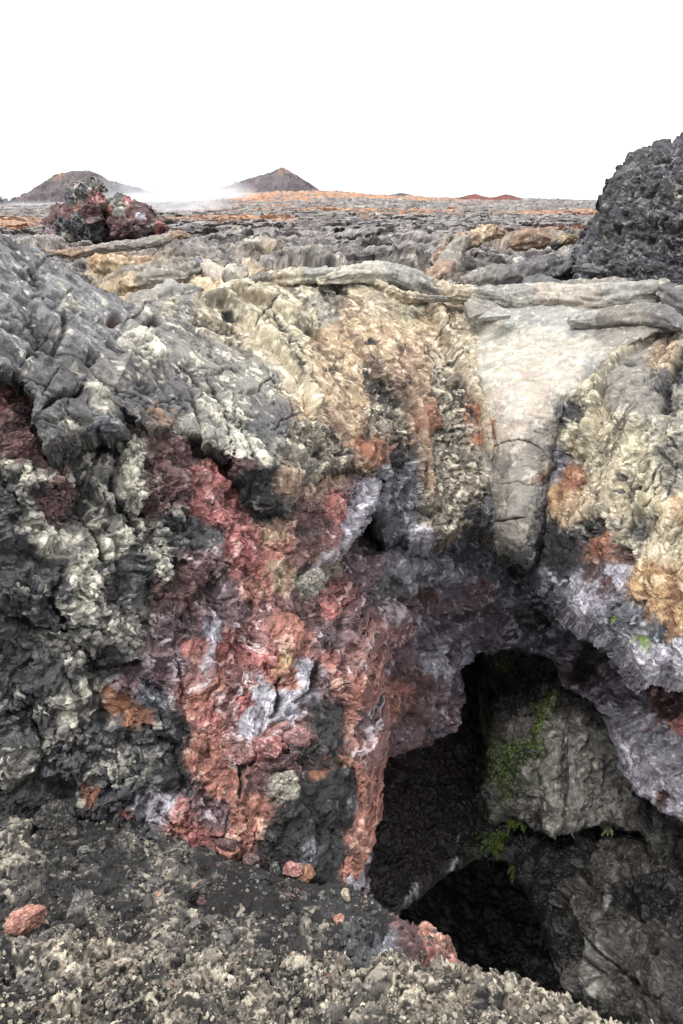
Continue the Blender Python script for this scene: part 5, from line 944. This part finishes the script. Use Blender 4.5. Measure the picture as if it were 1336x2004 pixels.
# ---- plants
def leaf_mat(name, c, c2):
    m = bpy.data.materials.new(name); m.use_nodes = True; nt = m.node_tree; b = nt.nodes['Principled BSDF']
    n = nt.nodes.new('ShaderNodeTexNoise'); n.inputs['Scale'].default_value = 30; r = nt.nodes.new('ShaderNodeMix'); r.data_type = 'RGBA'
    g = nt.nodes.new('ShaderNodeNewGeometry'); nt.links.new(g.outputs['Position'], n.inputs['Vector']); nt.links.new(n.outputs['Fac'], r.inputs[0])
    r.inputs[6].default_value = (*lin(c)*.8, 1); r.inputs[7].default_value = (*lin(c2)*.8, 1); nt.links.new(r.outputs[2], b.inputs['Base Color']); b.inputs['Roughness'].default_value = .55
    b.inputs['Subsurface Weight'].default_value = 0; return m
M_FERN = leaf_mat('fern_green', (128,158,62), (160,188,84)); M_FERN2 = leaf_mat('pale_fern', (150,165,110), (178,186,140)); M_MOSS = leaf_mat('shade_green', (68,86,34), (94,112,46)); M_STEM = leaf_mat('fern_stem', (92,84,50), (110,104,60))
def frond(L, rs, droop, az, el, nl=9, wid=.34):
    """one frond: a bent midrib with pairs of pointed leaflets, as a vertex and face list"""
    V, T = [], []; d = np.array([math.cos(az)*math.cos(el), math.sin(az)*math.cos(el), math.sin(el)]); s = np.cross(d, [0, 0, 1.]); s /= np.linalg.norm(s)+1e-6; u = np.cross(s, d)
    P = lambda t: d*L*t-np.array([0, 0, 1.])*droop*L*t*t
    for k in range(nl):
        t = (k+.8)/nl; p = P(t); l = L*wid*math.sin(math.pi*(.12+.85*(1-t)))*rs.uniform(.85, 1.1); wv = L/nl*.62
        for sg in (-1, 1):
            b = len(V); q = s*sg*l+d*l*.45-np.array([0, 0, .18*l]); V += [p-d*wv*.5, p+q*.55-d*wv*.5+u*l*.06, p+q, p+q*.5+d*wv*.5+u*l*.06, p+d*wv*.5]; T += [(b, b+1, b+3), (b, b+3, b+4), (b+1, b+2, b+3)]
    b = len(V); p = P(1.05); V += [P(.9)+s*L*.03, p, P(.9)-s*L*.03]; T += [(b, b+1, b+2)]
    return V, T
def fern(layer, x, y, size, nf, label, mat, seed, name='fern', wid=.34, down=.3):
    rs = np.random.RandomState(seed); p, nrm = layer.pick(x, y); L = size*pxm(p); root = empty(name, p+nrm*L*.05); tag(root, label, 'plant')
    face_az = math.atan2(nrm[1], nrm[0])
    for k in range(nf):
        V, T = frond(L*rs.uniform(.75, 1.1), rs, rs.uniform(.2, .6)+down, face_az+rs.uniform(-1.3, 1.3), rs.uniform(-.3, .9), wid=wid)
        mesh_obj('frond', V, None, mat, parent=root, tris=T)
    st = []; tr = []
    for k in range(5):
        a = k/5*6.283; st.append((.04*L*math.cos(a), .04*L*math.sin(a), -.1*L)); st.append((.02*L*math.cos(a), .02*L*math.sin(a), .08*L))
    q = [(2*k, (2*k+2) % 10, (2*k+3) % 10, 2*k+1) for k in range(5)]
    mesh_obj('rootstock', st, q, M_STEM, parent=root)
fern(crust, 1254, 1246, 26, 9, 'bright green fern growing out of the lip under the orange rock', M_FERN, 1, wid=.26)
fern(crust, 1206, 1212, 12, 6, 'small bright fern sprig left of the larger lip fern', M_FERN, 2)
fern(hang, 1000, 1606, 17, 16, 'green fern tuft hanging at the foot of the pale cave wall', M_MOSS, 3)
fern(hang, 1022, 1612, 13, 9, 'small fern tuft tucked right of the hanging one', M_MOSS, 4)
fern(inner, 965, 1655, 19, 16, 'dim dark green fern tuft above the black grotto', M_MOSS, 5)
fern(rwall, 1006, 1698, 17, 7, 'lone fern dangling at the top of the black grotto', M_MOSS, 6, down=.8)
fern(hang, 1188, 1630, 18, 7, 'pale thin fern under the bottom edge of the pale cave wall', M_FERN2, 7, name='fern', wid=.25)
fern(ledge, 272, 1745, 7, 5, 'tiny bright seedling on the black rubble', M_FERN, 8, name='seedling')
fern(ledge, 308, 1637, 5, 4, 'tiny seedling at the foot of the black rock face', M_FERN, 9, name='seedling')
def creeper(layer, blobs, count, seed, label):
    rs = np.random.RandomState(seed); V, T = [], []
    for i in range(count):
        x, y, rx, ry, an = blobs[rs.randint(len(blobs))]; a, b = rs.normal(size=2)*.5; an = math.radians(an)
        p, nn = layer.pick(x+a*rx*math.cos(an)-b*ry*math.sin(an), y+a*rx*math.sin(an)+b*ry*math.cos(an)); L = rs.uniform(1.4, 3.6)*pxm(p)
        u = rs.normal(size=3); u -= nn*(u@nn); u /= np.linalg.norm(u); w = np.cross(nn, u); c = p+nn*L*.6; k = len(V); u = u+nn*rs.uniform(-.2, .5)
        V += [c-u*L, c+w*L*.45+nn*L*.15, c+u*L, c-w*L*.45+nn*L*.15]; T += [(k, k+1, k+2), (k, k+2, k+3)]
    tag(mesh_obj('moss', V, None, M_MOSS, tris=T), label, kind='stuff')
creeper(hang, [(1010,1470,40,22,-40),(985,1510,24,40,0),(1045,1440,14,40,20),(1000,1540,16,40,0),(1062,1395,10,46,10),(985,1300,20,14,0),(1080,1370,16,20,0)], 1300, 5, 'green moss and small leaves creeping over the pale cave wall')
creeper(inner, [(960,1650,34,22,0),(990,1640,24,14,0)], 400, 6, 'dark moss round the top of the black grotto')

# a tree far off on the left
def tree(x, y, Y, h):
    b = at(x, y, Y); rs = np.random.RandomState(3); root = empty('tree', b); tag(root, 'hazy blue green tree far off at the left end of the skyline', 'tree')
    th = np.linspace(0, 6.283, 9)[:-1]; V = []; 
    for k in range(6): V += [(h*.03*(1-k/7)*math.cos(a)+.02*h*math.sin(k), h*.03*(1-k/7)*math.sin(a), h*.11*k-1) for a in th]
    mesh_obj('trunk', V, [(k*8+j, k*8+(j+1) % 8, k*8+8+(j+1) % 8, k*8+8+j) for k in range(5) for j in range(8)], M_STEM, parent=root)
    V, T = [], []
    for c in range(26):
        cc = np.array([rs.normal()*.28, rs.normal()*.28, .62+rs.normal()*.16])*h
        for i in range(40):
            p = cc+rs.normal(size=3)*h*.07; u, w = rs.normal(size=3)*h*.035, rs.normal(size=3)*h*.03; k = len(V); V += [p-u, p+w, p+u, p-w]; T += [(k, k+1, k+2), (k, k+2, k+3)]
    mesh_obj('crown', V, None, M_HAZETREE, parent=root, tris=T)
M_HAZETREE = leaf_mat('distant_foliage', (120,136,140), (150,164,166))  # leaf colours paled and blued to paint in distance haze
tree(4, 404, 700, 8.)

# ---- steam drifting from the vents in front of the cones
def steam(name, x, y, Y, rx, ry, ryy, dens, label, seed):
    c, r = px_ell(x, y, Y, rx, ry, ryy); D, T = ico(4); o = mesh_obj(name, D*r, None, M_STEM, tris=T); o.location = c
    m = bpy.data.materials.new('steam'); m.use_nodes = True; nt = m.node_tree; nt.nodes.remove(nt.nodes['Principled BSDF']); out = nt.nodes['Material Output']
    v = nt.nodes.new('ShaderNodeVolumePrincipled'); v.inputs['Color'].default_value = (.92, .95, 1, 1); v.inputs['Anisotropy'].default_value = .2
    tc = nt.nodes.new('ShaderNodeTexCoord'); sc = nt.nodes.new('ShaderNodeVectorMath'); sc.operation = 'DIVIDE'; sc.inputs[1].default_value = tuple(r); nt.links.new(tc.outputs['Object'], sc.inputs[0])
    ln = nt.nodes.new('ShaderNodeVectorMath'); ln.operation = 'LENGTH'; nt.links.new(sc.outputs[0], ln.inputs[0])
    f = nt.nodes.new('ShaderNodeMapRange'); f.inputs[1].default_value = 1; f.inputs[2].default_value = .15; nt.links.new(ln.outputs['Value'], f.inputs[0])
    n = nt.nodes.new('ShaderNodeTexNoise'); n.inputs['Scale'].default_value = 2.2; n.inputs['Detail'].default_value = 5; n.inputs['Distortion'].default_value = .8
    ad = nt.nodes.new('ShaderNodeVectorMath'); ad.inputs[1].default_value = (seed*3., 0, 0); nt.links.new(sc.outputs[0], ad.inputs[0]); nt.links.new(ad.outputs[0], n.inputs['Vector'])
    g = nt.nodes.new('ShaderNodeMapRange'); g.inputs[1].default_value = .38; g.inputs[2].default_value = .68; nt.links.new(n.outputs['Fac'], g.inputs[0])
    mu = nt.nodes.new('ShaderNodeMath'); mu.operation = 'MULTIPLY'; nt.links.new(f.outputs[0], mu.inputs[0]); nt.links.new(g.outputs[0], mu.inputs[1])
    m2 = nt.nodes.new('ShaderNodeMath'); m2.operation = 'MULTIPLY'; m2.inputs[1].default_value = dens; nt.links.new(mu.outputs[0], m2.inputs[0])
    nt.links.new(m2.outputs[0], v.inputs['Density']); nt.links.new(v.outputs[0], out.inputs['Volume']); o.data.materials.clear(); o.data.materials.append(m)
    tag(o, label, kind='stuff')
steam('steam', 335, 388, 180, 180, 62, 130, .26, 'white steam drifting between the two cones', 1)
steam('steam', 400, 370, 210, 80, 50, 60, .30, 'denser white plume of steam left of the pointed cone', 2)
steam('steam', 355, 412, 80, 130, 46, 110, .30, 'thin bluish steam low over the plain behind the red rock', 3)
steam('steam', 60, 408, 180, 110, 16, 60, .2, 'thin steam at the foot of the left cone', 4)
# ================================================================== camera and light
cam = bpy.data.cameras.new('camera'); co = bpy.data.objects.new('camera', cam); COL.objects.link(co)
co.location = EYE; co.rotation_euler = (math.pi/2-PITCH, 0, 0)
cam.sensor_fit = 'VERTICAL'; cam.sensor_height = 36; cam.lens = FOC/2004*36; cam.clip_end = 20000; cam.clip_start = .05
S.camera = co
w = bpy.data.worlds.new('World'); S.world = w; w.use_nodes = True
nt = w.node_tree; bg = nt.nodes['Background']
sky = nt.nodes.new('ShaderNodeTexSky'); sky.sky_type = 'NISHITA'; sky.sun_disc = False
SUN_EL, SUN_AZ = math.radians(60), math.radians(-135)     # azimuth clockwise from +Y
sky.sun_elevation = SUN_EL; sky.sun_rotation = SUN_AZ; sky.air_density = 1.0; sky.dust_density = 1.0; sky.ozone_density = 1.0
hs = nt.nodes.new('ShaderNodeHueSaturation'); hs.inputs['Saturation'].default_value = .12     # cloud covered: almost no colour left
cl = nt.nodes.new('ShaderNodeVectorMath'); cl.operation = 'MULTIPLY_ADD'                 # thick bright cloud in front of the clear sky
cl.inputs[1].default_value = (.2, .2, .2)
tc = nt.nodes.new('ShaderNodeTexCoord'); sx = nt.nodes.new('ShaderNodeSeparateXYZ'); nt.links.new(tc.outputs['Generated'], sx.inputs[0])   # overcast: overhead about twice the horizon
ov = nt.nodes.new('ShaderNodeMapRange'); ov.inputs['To Min'].default_value = 4.3; ov.inputs['To Max'].default_value = 8.6; nt.links.new(sx.outputs['Z'], ov.inputs['Value']); nt.links.new(ov.outputs['Result'], cl.inputs[2])
nt.links.new(sky.outputs['Color'], hs.inputs['Color']); nt.links.new(hs.outputs['Color'], cl.inputs[0]); nt.links.new(cl.outputs['Vector'], bg.inputs['Color']); bg.inputs['Strength'].default_value = .15
sl = bpy.data.lights.new('sun', 'SUN'); sl.energy = 1.5; sl.angle = math.radians(12); sl.color = (1, .965, .92)
so = bpy.data.objects.new('sun', sl); COL.objects.link(so)
so.rotation_euler = (math.pi/2-SUN_EL, 0, math.pi-SUN_AZ)
S.view_settings.view_transform = 'Standard'; S.view_settings.look = 'None'; S.view_settings.gamma = 1; S.view_settings.exposure = .92
S.view_settings.use_curve_mapping = False
S.cycles.max_bounces = 6; S.cycles.diffuse_bounces = 4; S.cycles.glossy_bounces = 2; S.cycles.volume_bounces = 2
S.cycles.use_denoising = True
